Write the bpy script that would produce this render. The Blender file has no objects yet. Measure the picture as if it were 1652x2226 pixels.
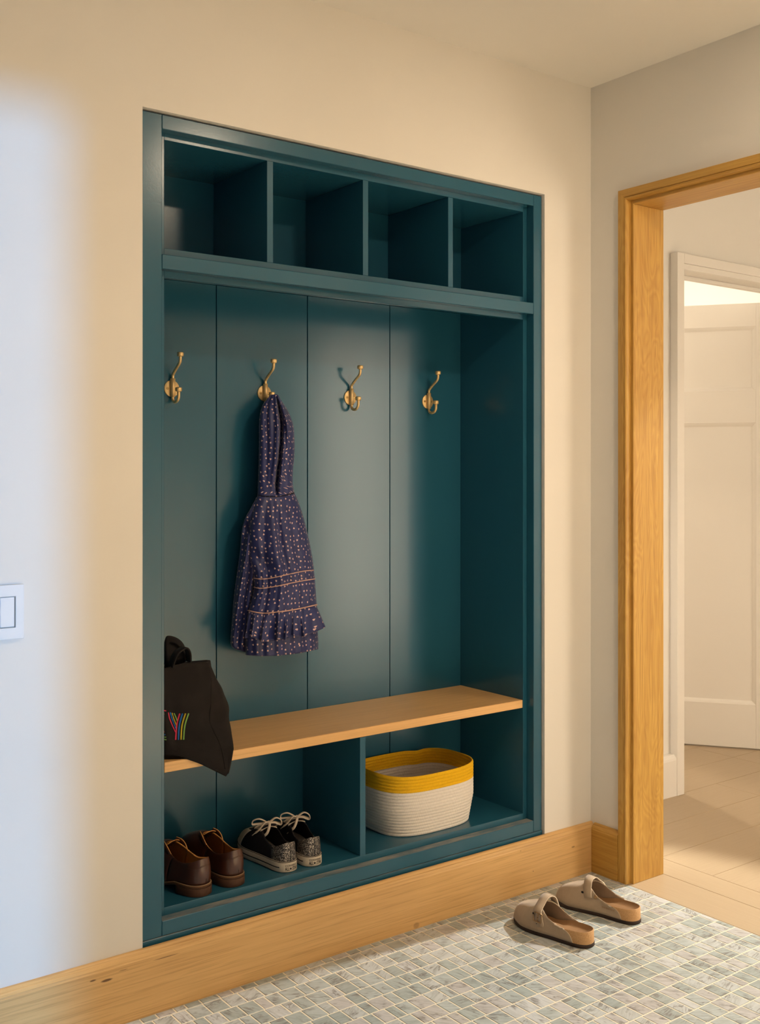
import bpy, bmesh, math, random
from mathutils import Vector, Matrix, Euler
R_ = random.Random(7)
sc = bpy.context.scene
COL = sc.collection
PI = math.pi

# ------------------------------------------------------------------ camera
# image 1652 x 2226, focal 2347 px, level camera with a vertical shift
CAMP = Vector((-2.5753, -2.3223, 1.25)); YAW = math.radians(53.089)
FPX, CX, CY = 2346.9, 826.0, 1026.54
cd = bpy.data.cameras.new('camera'); cam = bpy.data.objects.new('camera', cd); COL.objects.link(cam)
cam.location = CAMP; cam.rotation_euler = (PI/2, 0, YAW - PI/2)
cd.sensor_fit = 'AUTO'; cd.sensor_width = 36.0; cd.lens = FPX/2226*36.0
cd.shift_y = -(1113 - CY)/2226; cd.clip_start = 0.05; cd.clip_end = 60
sc.camera = cam
_F = Vector((math.cos(YAW), math.sin(YAW), 0)); _R = Vector((math.sin(YAW), -math.cos(YAW), 0)); _U = Vector((0, 0, 1))
def ray(u, v): return _F + _R*((u-CX)/FPX) - _U*((v-CY)/FPX)
def ony(u, v, y): d = ray(u, v); return CAMP + d*((y-CAMP.y)/d.y)
def onx(u, v, x): d = ray(u, v); return CAMP + d*((x-CAMP.x)/d.x)
def onz(u, v, z): d = ray(u, v); return CAMP + d*((z-CAMP.z)/d.z)

# ------------------------------------------------------------------ world, light, exposure
w = bpy.data.worlds.new('world'); sc.world = w; w.use_nodes = True
bg = w.node_tree.nodes['Background']; bg.inputs[0].default_value = (0.30, 0.62, 1.0, 1); bg.inputs[1].default_value = 0.35
WARM = (1.0, 0.79, 0.56); WARM2 = (1.0, 0.86, 0.69)
YBW = -3.4
def area(name, loc, rot, sx, sy, power, col, shape='RECTANGLE', spread=PI):
    l = bpy.data.lights.new(name, 'AREA'); l.energy = power; l.color = col; l.shape = shape
    l.size = sx; l.size_y = sy; l.spread = spread
    o = bpy.data.objects.new(name, l); COL.objects.link(o); o.location = loc; o.rotation_euler = rot
    return o
# bluish daylight through the opening behind the camera (low, soft)
sl = bpy.data.lights.new('daylight', 'SUN'); sl.energy = 1.95; sl.color = (0.08, 0.46, 1.0); sl.angle = math.radians(2.6)
so = bpy.data.objects.new('daylight', sl); COL.objects.link(so)
so.rotation_euler = Vector((0.10, 1.0, -0.015)).to_track_quat('-Z', 'Y').to_euler()
# ceiling lamps: the entry room, the hall (two) and the lit room behind the white door
area('room_ceiling_lamp', (-0.6, -2.4, 2.45), (0, 0, 0), 0.16, 0.16, 54, WARM, 'DISK', math.radians(62))
area('room_ceiling_lamp', (-0.65, -1.40, 2.45), (0, 0, 0), 0.16, 0.16, 15, WARM, 'DISK')
gl = bpy.data.lights.new('hall_gimbal_lamp', 'SPOT'); gl.energy = 500; gl.color = (1.0, .95, .86); gl.spot_size = math.radians(33); gl.spot_blend = .35; gl.shadow_soft_size = .03
go = bpy.data.objects.new('hall_gimbal_lamp', gl); COL.objects.link(go); go.location = (2.05, -.36, 2.43)
go.rotation_euler = (Vector((-.72, -.36, 0)) - go.location).to_track_quat('-Z', 'Y').to_euler()
area('hall_ceiling_lamp', (0.95, -1.9, 2.45), (0, 0, 0), 0.35, 0.35, 4, WARM, 'DISK')
# unseen area lamp added at the hall end for the light through the doorway
area('hall_end_area_light', (1.85, YBW + .02, 1.085), (-PI/2, 0, 0), 1.05, 2.05, 60, (1.0, .88, .72))
fr = bpy.data.lights.new('far_room_pendant', 'POINT'); fr.energy = 62; fr.color = (1.0, .88, .72); fr.shadow_soft_size = .12
fo_ = bpy.data.objects.new('far_room_pendant', fr); COL.objects.link(fo_); fo_.location = (1.33, 1.85, 1.95)
sc.view_settings.view_transform = 'Standard'; sc.view_settings.look = 'None'
sc.view_settings.exposure = 0.03; sc.view_settings.gamma = 1.0; sc.view_settings.use_curve_mapping = False

# ------------------------------------------------------------------ material helpers
class NT:
    def __init__(s, name):
        s.m = bpy.data.materials.new(name); s.m.use_nodes = True; s.t = s.m.node_tree
        s.b = s.t.nodes['Principled BSDF']
    def n(s, typ, **kw):
        nd = s.t.nodes.new(typ)
        for k, v in kw.items():
            if k.startswith('i_'):
                nd.inputs[k[2:].replace('_', ' ')].default_value = v
            elif k.startswith('x'):
                nd.inputs[int(k[1:])].default_value = v
            else: setattr(nd, k, v)
        return nd
    def l(s, a, b): s.t.links.new(a, b)
    def math(s, op, a, b=None, c=None):
        nd = s.n('ShaderNodeMath', operation=op)
        for i, q in enumerate((a, b, c)):
            if q is None: continue
            if isinstance(q, (int, float)): nd.inputs[i].default_value = q
            else: s.l(q, nd.inputs[i])
        return nd.outputs[0]
    def vmath(s, op, a, b=None):
        nd = s.n('ShaderNodeVectorMath', operation=op)
        for i, q in enumerate((a, b)):
            if q is None: continue
            if isinstance(q, (tuple, list)): nd.inputs[i].default_value = q
            else: s.l(q, nd.inputs[i])
        return nd.outputs[0]
    def ramp(s, fac, stops, interp='LINEAR'):
        r = s.n('ShaderNodeValToRGB'); s.l(fac, r.inputs[0]); cr = r.color_ramp; cr.interpolation = interp
        while len(cr.elements) > 1: cr.elements.remove(cr.elements[-1])
        for i, (p, c) in enumerate(stops):
            e = cr.elements[0] if i == 0 else cr.elements.new(p)
            e.position = p; e.color = (c[0], c[1], c[2], 1)
        return r.outputs[0]
    def mix(s, fac, a, b, typ='MIX'):
        nd = s.n('ShaderNodeMix', data_type='RGBA', blend_type=typ)
        for i, q in ((0, fac), (6, a), (7, b)):
            if isinstance(q, (int, float)): nd.inputs[i].default_value = q
            elif isinstance(q, (tuple, list)): nd.inputs[i].default_value = (q[0], q[1], q[2], 1)
            else: s.l(q, nd.inputs[i])
        return nd.outputs[2]
    def noise(s, vec, scale, detail=4, rough=.5, dist=0):
        nd = s.n('ShaderNodeTexNoise', i_Scale=scale, i_Detail=detail, i_Roughness=rough, i_Distortion=dist)
        if vec is not None: s.l(vec, nd.inputs['Vector'])
        return nd.outputs['Fac']
    def mapping(s, vec, scale=(1, 1, 1), rot=(0, 0, 0), loc=(0, 0, 0)):
        nd = s.n('ShaderNodeMapping', i_Scale=scale, i_Rotation=rot, i_Location=loc); s.l(vec, nd.inputs['Vector'])
        return nd.outputs[0]
    def obj(s): return s.n('ShaderNodeTexCoord').outputs['Object']
    def uv(s): return s.n('ShaderNodeTexCoord').outputs['UV']
    def base(s, c):
        if isinstance(c, (tuple, list)): s.b.inputs['Base Color'].default_value = (c[0], c[1], c[2], 1)
        else: s.l(c, s.b.inputs['Base Color'])
    def rough(s, r):
        if isinstance(r, (int, float)): s.b.inputs['Roughness'].default_value = r
        else: s.l(r, s.b.inputs['Roughness'])
    def bump(s, h, strength=.2, dist=.002):
        nd = s.n('ShaderNodeBump', i_Strength=strength, i_Distance=dist); s.l(h, nd.inputs['Height'])
        s.l(nd.outputs[0], s.b.inputs['Normal'])
    def set(s, **kw):
        for k, v in kw.items(): s.b.inputs[k.replace('_', ' ')].default_value = v
        return s

def paint(name, col, rough=.6, var=.03, spec=.4):
    t = NT(name); o = t.obj(); n = t.noise(o, 3.0, 3)
    t.base(t.mix(n, tuple(c*(1-var) for c in col), tuple(min(1, c*(1+var)) for c in col)))
    t.rough(rough); t.set(Specular_IOR_Level=spec)
    t.bump(t.noise(o, 220, 2), .06, .001)
    return t.m

def wood(name, axis, light, dark, rough=.42, scale=1.0, contrast=1.0, fig=1.0, band_w=.30, stretch=.35, marks=None):
    """grain along axis 0/1/2 of the object coordinates"""
    t = NT(name); o = t.obj()
    big = [2.2, 2.2, 2.2]; big[axis] = stretch
    v = t.mapping(o, tuple(b*scale for b in big))
    n1 = t.noise(v, 4.0, 3, .5, .6)
    # cathedral figure: distorted bands
    band = t.math('MULTIPLY', n1, 22.0*fig); band = t.math('FRACT', band)
    band = t.math('ABSOLUTE', t.math('SUBTRACT', band, .5)); band = t.math('MULTIPLY', band, 2.0)
    fine = [90, 90, 90]; fine[axis] = 3.0
    n2 = t.noise(t.mapping(o, tuple(b*scale for b in fine)), 1.0, 4, .6)
    pores = [260, 260, 260]; pores[axis] = 6.0
    n3 = t.noise(t.mapping(o, tuple(b*scale for b in pores)), 1.0, 2, .5)
    slow = [5, 5, 5]; slow[axis] = 1.1
    n4 = t.noise(t.mapping(o, slow), 1.0, 2)
    f = t.math('MULTIPLY', band, band_w*contrast)
    f = t.math('ADD', f, t.math('MULTIPLY', t.math('SUBTRACT', n2, .5), 1.1*contrast))
    f = t.math('ADD', f, t.math('MULTIPLY', t.math('SUBTRACT', n4, .5), .8*contrast))
    f = t.math('ADD', f, .35)
    c = t.ramp(f, [(0.0, dark), (0.55, tuple(a*.55+b*.45 for a, b in zip(light, dark))), (1.0, light)])
    pm = t.ramp(n3, [(0.36, (.72, .66, .6)), (0.46, (1, 1, 1))])
    c = t.mix(.55*contrast, c, pm, 'MULTIPLY')
    if marks:
        sp = t.n('ShaderNodeSeparateXYZ'); t.l(o, sp.inputs[0])
        for (mx, mz, rx, rz, dk) in marks:      # gum streaks and knots of the board itself
            dx = t.math('DIVIDE', t.math('SUBTRACT', sp.outputs[0], mx), rx)
            dz = t.math('DIVIDE', t.math('ADD', t.math('SUBTRACT', sp.outputs[2], mz), t.math('MULTIPLY', n2, .002)), rz)
            rr = t.math('ADD', t.math('MULTIPLY', dx, dx), t.math('MULTIPLY', dz, dz))
            c = t.mix(t.math('MULTIPLY', t.ramp(rr, [(.35, (1, 1, 1)), (1.0, (0, 0, 0))]), dk), c, (.075, .026, .008))
    t.base(c)
    t.rough(rough); t.set(Specular_IOR_Level=.45)
    t.bump(n2, .10, .0008)
    return t.m

M = {}
M['wall'] = paint('wall_paint', (0.80, 0.765, 0.71), .62)
M['ceil'] = paint('ceiling_paint', (0.80, 0.77, 0.72), .75)
M['white'] = paint('white_trim_paint', (0.84, 0.80, 0.745), .38, .015)
TEAL = (0.018, 0.104, 0.170)
M['teal'] = paint('teal_satin_paint', TEAL, .22, .05, .5)
def dusty():
    t = NT('dusty_teal_paint'); o = t.obj()
    n = t.noise(t.mapping(o, (14, 60, 60)), 1.0, 4, .65)
    up = t.n('ShaderNodeSeparateXYZ'); t.l(t.n('ShaderNodeNewGeometry').outputs['Normal'], up.inputs[0])
    k = t.math('GREATER_THAN', up.outputs[2], .85)
    f = t.math('MULTIPLY', k, t.ramp(n, [(.30, (0, 0, 0)), (.62, (1, 1, 1))]))
    t.base(t.mix(t.math('MULTIPLY', f, .75), TEAL, (.40, .365, .32)))
    t.rough(t.math('ADD', t.math('MULTIPLY', f, .5), .28)); return t.m
M['teal_dusty'] = dusty()
OAKL, OAKD = (0.70, 0.43, 0.105), (0.44, 0.215, 0.038)
def _mk(u, v, lx, lz, dk):
    p = ony(u, v, -.018); return (p.x, p.z+.001, lx, lz, dk)
BMARKS = [_mk(202, 2132, .0085, .0022, .8), _mk(232, 2131, .0155, .0036, .85), _mk(362, 2080, .036, .0012, .8), _mk(268, 2109, .012, .0010, .6),
          _mk(1246, 1841, .0085, .0030, .55), _mk(1159, 1894, .0022, .0018, .8), _mk(905, 2012, .012, .010, .35), _mk(1132, 1850, .0015, .003, .5)]
M['oak_x'] = wood('oak_grain_x', 0, (0.84, 0.55, 0.235), (0.62, 0.365, 0.14), band_w=.14, stretch=.10, contrast=.85, marks=BMARKS)
M['oak_y'] = wood('oak_grain_y', 1, OAKL, OAKD, band_w=.16, stretch=.14, contrast=.85)
M['oak_z'] = wood('oak_grain_z', 2, OAKL, OAKD, fig=1.2)
M['bench'] = wood('bench_oak', 0, (0.88, 0.545, 0.23), (0.70, 0.40, 0.15), rough=.36, band_w=.10, stretch=.08, contrast=.7)
M['plank_x'] = wood('pale_oak_plank_x', 0, (0.50, 0.385, 0.25), (0.43, 0.32, 0.20), rough=.33, contrast=.42, band_w=.15, stretch=.12)
M['plank_y'] = wood('pale_oak_plank_y', 1, (0.50, 0.385, 0.25), (0.43, 0.32, 0.20), rough=.33, contrast=.42, band_w=.15, stretch=.12)
M['grout'] = paint('cream_grout', (0.80, 0.72, 0.56), .85)
def tile_mat():
    t = NT('green_grey_marble'); tc = t.n('ShaderNodeTexCoord'); g = t.n('ShaderNodeNewGeometry'); oi = t.n('ShaderNodeObjectInfo')
    rnd = t.math('FRACT', t.math('ADD', t.math('MULTIPLY', g.outputs['Random Per Island'], 7.31), t.math('MULTIPLY', oi.outputs['Random'], 3.77)))
    rot = t.n('ShaderNodeVectorRotate', rotation_type='Z_AXIS'); t.l(tc.outputs['Object'], rot.inputs['Vector'])
    t.l(t.math('ADD', t.math('MULTIPLY', t.math('SUBTRACT', rnd, .5), 2.2), .5), rot.inputs['Angle'])
    off = t.n('ShaderNodeCombineXYZ'); t.l(t.math('MULTIPLY', rnd, 37.0), off.inputs[0]); t.l(t.math('MULTIPLY', rnd, 91.0), off.inputs[1])
    v = t.vmath('ADD', rot.outputs[0], off.outputs[0])
    tint = t.ramp(rnd, [(0, (.51, .54, .54)), (.22, (.375, .425, .42)), (.4, (.45, .50, .50)), (.58, (.51, .505, .505)), (.76, (.40, .455, .45)), (.9, (.57, .59, .60))], 'CONSTANT')
    n1 = t.noise(t.mapping(v, (12, 75, 1)), 1.0, 5, .65, 1.2)
    soft = t.ramp(n1, [(.30, (.62, .63, .60)), (.56, (1, 1, 1))])
    c = t.mix(.75, tint, soft, 'MULTIPLY')
    n2 = t.noise(t.mapping(v, (9, 42, 1), loc=(3, 8, 0)), 1.0, 6, .62, 1.6)
    d = t.math('ABSOLUTE', t.math('SUBTRACT', n2, .5))
    vein = t.ramp(d, [(.0, (1, 1, 1)), (.022, (.8, .8, .8)), (.045, (0, 0, 0))])
    n3 = t.noise(v, 26.0, 2)
    msk = t.math('MULTIPLY', vein, t.ramp(n3, [(.46, (0, 0, 0)), (.60, (1, 1, 1))]))
    c = t.mix(t.math('MULTIPLY', msk, .85), c, (.16, .145, .135))
    t.base(c); t.rough(.30); t.set(Specular_IOR_Level=.5); t.bump(n1, .05, .0006)
    return t.m
M['tile'] = tile_mat()
def metal(name, c, r, mt=1.0):
    t = NT(name); t.base(c); t.set(Metallic=mt); t.rough(r); t.bump(t.noise(t.obj(), 900, 2), .05, .0003); return t.m
M['brass'] = metal('brushed_brass', (0.84, 0.60, 0.29), .52, .70)
M['brass_dark'] = metal('aged_brass_buckle', (0.42, 0.28, 0.15), .35)
M['screw'] = metal('screw_brass', (0.45, 0.30, 0.12), .45)
M['dark'] = paint('dark_groove', (0.008, 0.02, 0.022), .6)
M['switch'] = paint('switch_plastic', (0.80, 0.82, 0.84), .35, .01)

# ------------------------------------------------------------------ mesh helpers
def mk(name, verts, faces, mat=None, parent=None, smooth=False, loc=None, mi=None):
    me = bpy.data.meshes.new(name); me.from_pydata([tuple(v) for v in verts], [], faces)
    mats = mat if isinstance(mat, (list, tuple)) else [mat]
    for m in mats:
        if m: me.materials.append(m)
    if mi:
        for p, i in zip(me.polygons, mi): p.material_index = i
    if smooth:
        for p in me.polygons: p.use_smooth = True
    me.update()
    o = bpy.data.objects.new(name, me); COL.objects.link(o)
    if loc is not None: o.location = loc
    if parent is not None: o.parent = parent; 
    if parent is not None and loc is None: o.location = -parent.location if not parent.get('local') else (0, 0, 0)
    return o
def fix(o, smooth=None):
    bm = bmesh.new(); bm.from_mesh(o.data); bmesh.ops.recalc_face_normals(bm, faces=bm.faces); bm.to_mesh(o.data); bm.free(); return o
def box(name, x0, x1, y0, y1, z0, z1, mat, parent=None, bev=.0012, loc=None):
    bm = bmesh.new()
    vs = [bm.verts.new((x, y, z)) for x in (x0, x1) for y in (y0, y1) for z in (z0, z1)]
    for f in ((0, 1, 3, 2), (4, 6, 7, 5), (0, 4, 5, 1), (2, 3, 7, 6), (0, 2, 6, 4), (1, 5, 7, 3)): bm.faces.new([vs[i] for i in f])
    if bev: bmesh.ops.bevel(bm, geom=list(bm.edges), offset=bev, segments=1, affect='EDGES')
    bmesh.ops.recalc_face_normals(bm, faces=bm.faces)
    me = bpy.data.meshes.new(name); bm.to_mesh(me); bm.free(); me.materials.append(mat)
    o = bpy.data.objects.new(name, me); COL.objects.link(o)
    if parent is not None:
        o.parent = parent; o.location = loc if loc is not None else ((0, 0, 0) if parent.get('local') else -parent.location)
    elif loc is not None: o.location = loc
    return o
def joinm(name, objs, parent=None):
    bm = bmesh.new(); mats = []
    for o in objs:
        base = len(bm.faces); me = o.data; rem = []
        for m in me.materials:
            if m not in mats: mats.append(m)
            rem.append(mats.index(m))
        tmp = me.copy(); tmp.transform(Matrix.Translation(o.location) if o.parent is None else Matrix()); bm.from_mesh(tmp); bm.faces.ensure_lookup_table()
        for f in bm.faces[base:]: f.material_index = rem[f.material_index]
        bpy.data.meshes.remove(tmp); bpy.data.objects.remove(o)
    me = bpy.data.meshes.new(name); bm.to_mesh(me); bm.free()
    for m in mats: me.materials.append(m)
    o = bpy.data.objects.new(name, me); COL.objects.link(o)
    if parent is not None: o.parent = parent; o.location = (0, 0, 0) if parent.get('local') else -parent.location
    return o
def empty(name, loc=(0, 0, 0), label=None, cat=None, group=None, local=False):
    o = bpy.data.objects.new(name, None); COL.objects.link(o); o.location = loc; o.empty_display_size = .05
    if label: o['label'] = label
    if cat: o['category'] = cat
    if group: o['group'] = group
    if local: o['local'] = 1
    return o
def tag(o, label=None, cat=None, group=None, kind=None):
    for k, v in (('label', label), ('category', cat), ('group', group), ('kind', kind)):
        if v: o[k] = v
    return o
def struct(o): o['kind'] = 'structure'; return o
def tube(name, pts, rad, mat, parent=None, seg=10, caps=True, loc=None, closed=False, flat=None):
    """tube through pts; rad number or list; flat=(normal scale) squashes the section"""
    P = [Vector(p) for p in pts]; n = len(P)
    rr = rad if isinstance(rad, (list, tuple)) else [rad]*n
    vs, fs = [], []; up = None
    for i in range(n):
        a = P[(i-1) % n] if (i > 0 or closed) else P[i]; b = P[(i+1) % n] if (i < n-1 or closed) else P[i]
        t = (b-a).normalized()
        if up is None:
            up = Vector((0, 0, 1)) if abs(t.z) < .9 else Vector((0, 1, 0))
        s = t.cross(up).normalized(); up = s.cross(t).normalized()
        for k in range(seg):
            an = 2*PI*k/seg
            vs.append(P[i] + s*math.cos(an)*rr[i] + up*math.sin(an)*rr[i]*(flat or 1))
    m = n if closed else n-1
    for i in range(m):
        for k in range(seg):
            j = (i+1) % n
            fs.append((i*seg+k, i*seg+(k+1) % seg, j*seg+(k+1) % seg, j*seg+k))
    if caps and not closed:
        fs.append(tuple(range(seg-1, -1, -1))); fs.append(tuple((n-1)*seg+k for k in range(seg)))
    return mk(name, vs, fs, mat, parent, True, loc)
def smoothpath(pts, sub=6):
    """Catmull-Rom through points"""
    P = [Vector(p) for p in pts]; out = []
    for i in range(len(P)-1):
        p0 = P[max(i-1, 0)]; p1 = P[i]; p2 = P[i+1]; p3 = P[min(i+2, len(P)-1)]
        for k in range(sub):
            t = k/sub
            out.append(.5*((2*p1) + (p2-p0)*t + (2*p0-5*p1+4*p2-p3)*t*t + (3*p1-p0-3*p2+p3)*t**3))
    out.append(P[-1]); return out
def lathe(name, prof, mat, parent=None, seg=24, loc=None, axis='z', smooth=True):
    vs, fs = [], []
    for (r, h) in prof:
        for k in range(seg):
            a = 2*PI*k/seg; x, y = r*math.cos(a), r*math.sin(a)
            vs.append((x, y, h) if axis == 'z' else (x, -h, y))
    for i in range(len(prof)-1):
        for k in range(seg):
            fs.append((i*seg+k, i*seg+(k+1) % seg, (i+1)*seg+(k+1) % seg, (i+1)*seg+k))
    fs.append(tuple(range(seg))); fs.append(tuple((len(prof)-1)*seg+k for k in range(seg)))
    return fix(mk(name, vs, fs, mat, parent, smooth, loc))
def interp(tab, x):
    for (a, va), (b, vb) in zip(tab, tab[1:]):
        if x <= b:
            t = (x-a)/(b-a) if b > a else 0
            t = min(max(t, 0), 1)
            return va + (vb-va)*t
    return tab[-1][1]
def sinterp(tab, x):
    """smooth (cosine-free Catmull) interpolation of a table"""
    n = len(tab)
    if x <= tab[0][0]: return tab[0][1]
    if x >= tab[-1][0]: return tab[-1][1]
    for i in range(n-1):
        if x <= tab[i+1][0]:
            a, b = tab[i], tab[i+1]; t = (x-a[0])/(b[0]-a[0])
            p = tab[i-1] if i else a; q = tab[i+2] if i+2 < n else b
            m1 = (b[1]-p[1])/(b[0]-p[0])*(b[0]-a[0]) if b[0] != p[0] else 0
            m2 = (q[1]-a[1])/(q[0]-a[0])*(b[0]-a[0]) if q[0] != a[0] else 0
            return (2*t**3-3*t*t+1)*a[1] + (t**3-2*t*t+t)*m1 + (-2*t**3+3*t*t)*b[1] + (t**3-t*t)*m2
def mod_subsurf(o, lv=2):
    m = o.modifiers.new('sub', 'SUBSURF'); m.levels = lv; m.render_levels = lv; return o
def mod_solid(o, th, off=-1, mo=None, rim=None):
    m = o.modifiers.new('solid', 'SOLIDIFY'); m.thickness = th; m.offset = off
    if mo is not None: m.material_offset = mo
    if rim is not None: m.material_offset_rim = rim
    return o

# ------------------------------------------------------------------ structure
ZC = 2.461                                       # ceiling
OX0, OX1, OZ0, OZ1 = -1.5165, -0.2055, 0.100, 2.0945   # opening for the built-in
XL, YB = -5.6, -3.4                              # unseen far sides of the room
DY0, DY1, DZ = -0.135, -1.16, 2.092              # opening in the right wall
def wallbox(*a): return box('part', *a, M['wall'], bev=0)
# main wall with the niche
struct(joinm('wall_back', [wallbox(XL, OX0, 0, .36, 0, ZC), wallbox(OX1, 0.0, 0, .36, 0, ZC),
    wallbox(OX0, OX1, 0, .36, OZ1, ZC), wallbox(OX0, OX1, 0, .36, 0, OZ0), wallbox(OX0-.02, OX1+.02, .36, .38, 0, ZC)]))
# right wall with the oak doorway
struct(joinm('wall_right', [wallbox(0, .15, DY0, .40, 0, ZC), wallbox(0, .15, DY1, DY0, DZ, ZC), wallbox(0, .15, YB, DY1, 0, ZC)]))
struct(box('wall_left', XL-.12, XL, YB, .36, 0, ZC, M['wall'], bev=0))
# wall behind the camera with the entrance opening that lets daylight in
SX1 = -2.035
struct(joinm('wall_front', [wallbox(SX1, 2.75, YB-.14, YB, 0, ZC), wallbox(XL-.12, -3.35, YB-.14, YB, 0, ZC), wallbox(-3.35, SX1, YB-.14, YB, 2.105, ZC)]))
struct(box('ceiling', XL-.12, 0, YB-.14, .36, ZC, ZC+.1, M['ceil'], bev=0))
# hall beyond the doorway and the lit room beyond the white door
HY = .356; HX0, HX1, HZ = .855, 1.815, 2.08
struct(joinm('wall_hall_back', [wallbox(.15, HX0, HY, HY+.12, 0, ZC), wallbox(HX1, 2.75, HY, HY+.12, 0, ZC), wallbox(HX0, HX1, HY, HY+.12, HZ, ZC)]))
struct(box('wall_hall_right', 2.75, 2.87, YB-.14, 2.9, 0, ZC, M['wall'], bev=0))
struct(box('ceiling_hall', 0, 2.87, YB-.14, 2.9, ZC, ZC+.1, M['ceil'], bev=0))
struct(joinm('wall_far_room', [wallbox(.03, .15, .38, 2.9, 0, ZC), wallbox(.03, 2.87, 2.9, 3.0, 0, ZC)]))

# ------------------------------------------------------------------ floors
TX1 = -0.009
fl = struct(box('floor', XL-.12, TX1, YB-.14, .36, -.06, -.0009, M['grout'], bev=0)); fl['local'] = 1
WID = (.0475, .0385, .0285, .0445, .0360)
G = .0034
def tile_mesh(wd, dp):
    c = .0009; h = .006; a, b = wd/2, dp/2
    v = [(-a, -b, -h), (a, -b, -h), (a, b, -h), (-a, b, -h), (-a, -b, -c), (a, -b, -c), (a, b, -c), (-a, b, -c), (-a+c, -b+c, 0), (a-c, -b+c, 0), (a-c, b-c, 0), (-a+c, b-c, 0)]
    f = [(8, 9, 10, 11)] + [(4+i, 4+(i+1) % 4, 8+(i+1) % 4, 8+i) for i in range(4)] + [(i, (i+1) % 4, 4+(i+1) % 4, 4+i) for i in range(4)]
    return v, f
def visible(x, y, pad=0):
    d = Vector((x, y, 0)) - CAMP; t = d.dot(_F)
    if t < .3: return None
    u = CX + FPX*d.dot(_R)/t; v = CY - FPX*d.z/t
    return (-pad < u < 1652+pad and v < 2226+pad)
tcache = {}; near, stuffv, stufff = [], [], []
row = 0; y1 = -.018
while y1 > -2.2:
    y0 = -.0425 - .0547*row
    x = TX1 - .0005; k = R_.randrange(5)
    while x > -2.6:
        wd = WID[k % 5]; k += R_.choice((1, 1, 2, 3))
        if x == TX1-.0005: wd = R_.choice((.02, .031, .0475))
        cx_, cy_ = x - wd/2, (y0+y1)/2; tw, td = wd-G, (y1-y0)-G
        v = visible(cx_, cy_, 25)
        if v: near.append((cx_, cy_, tw, td))
        elif v is not None or y1 > -1.2:
            vv, ff = tile_mesh(tw, td); b = len(stuffv)
            stuffv += [(p[0]+cx_, p[1]+cy_, p[2]) for p in vv]; stufff += [tuple(i+b for i in q) for q in ff]
        x -= wd
    y1 = y0; row += 1
# the largest 300 in view are single tiles, the rest one joined piece
near.sort(key=lambda q: -(q[2]*q[3])/((Vector((q[0], q[1], 0))-CAMP).length**3))
for i, (x, y, tw, td) in enumerate(near):
    if i >= 300:
        vv, ff = tile_mesh(tw, td); b = len(stuffv)
        stuffv += [(p[0]+x, p[1]+y, p[2]) for p in vv]; stufff += [tuple(j+b for j in q) for q in ff]; continue
    key = (round(tw, 4), round(td, 4))
    if key not in tcache:
        vv, ff = tile_mesh(tw, td); me = bpy.data.meshes.new('tile'); me.from_pydata(vv, [], ff); me.materials.append(M['tile']); tcache[key] = me
    o = bpy.data.objects.new('tile', tcache[key]); COL.objects.link(o); o.parent = fl
    o.location = (x, y, R_.uniform(-.0002, .0002)); o.rotation_euler = (R_.uniform(-.003, .003), R_.uniform(-.003, .003), 0)
print('tiles in view', len(near), 'stuff', len(stufff)//9)
tag(mk('tile_field', stuffv, stufff, M['tile'], fl), kind='stuff')
# hall floor: threshold board, border board and planks, all pale oak
fh = struct(box('floor_hall', TX1, 2.87, YB-.14, 3.0, -.06, -.004, M['dark'], bev=0)); fh['local'] = 1
def plank(x0, x1, y0, y1, ax):
    g = .0006
    box('plank', x0+g, x1-g, y0+g, y1-g, -.02, 0.0, M['plank_x' if ax == 0 else 'plank_y'], fh, bev=.0007)
plank(TX1, .148, -1.2, .02, 1); plank(TX1, .148, YB, -1.2, 1)
plank(.148, .256, -1.75, .12, 1); plank(.148, .256, .12, .356, 1); plank(.148, .256, YB, -1.75, 1)
yy = -.067 - .2*8; rowi = 0
while yy < 2.9:
    xs = [.256]; xx = .256 + R_.choice((.5, .85, 1.25))
    while xx < 2.6: xs.append(xx); xx += R_.choice((1.1, 1.4))
    xs.append(2.75)
    if yy > .1: xs[0] = .15
    for a, b in zip(xs, xs[1:]): plank(a, b, yy, yy+.2, 0)
    yy += .2
plank(.256, 2.75, YB, -.067-1.6, 0)

# ------------------------------------------------------------------ baseboards and trims
def extrude_profile(name, prof, a, b, axis, mat, parent=None):
    """prof: list of (out, z); axis 'x': runs a..b along x, out = -y ; axis 'y': runs along y, out = -x"""
    n = len(prof); vs = []
    for t in (a, b):
        for o, z in prof: vs.append((t, -o, z) if axis == 'x' else (-o, t, z))
    fs = [(i, (i+1) % n, n+(i+1) % n, n+i) for i in range(n)] + [tuple(range(n)), tuple(range(2*n-1, n-1, -1))]
    return fix(mk(name, vs, fs, mat, parent))
BBP = [(0, 0), (.018, 0), (.018, .1325), (.0172, .134), (.0165, .136), (.0165, .1385), (.0135, .144), (.0105, .1455), (.0088, .148), (.006, .1505), (.003, .1515), (0, .1515)]
struct(extrude_profile('baseboard_back', BBP, XL, -.0, 'x', M['oak_x']))
struct(extrude_profile('baseboard_right', BBP, -.0185, -.1218, 'y', M['oak_y']))
# oak door frame set into the right wall: casing with a bead, jamb and head
tr = struct(empty('trim_1', (.07, -.122, 0)))
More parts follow.
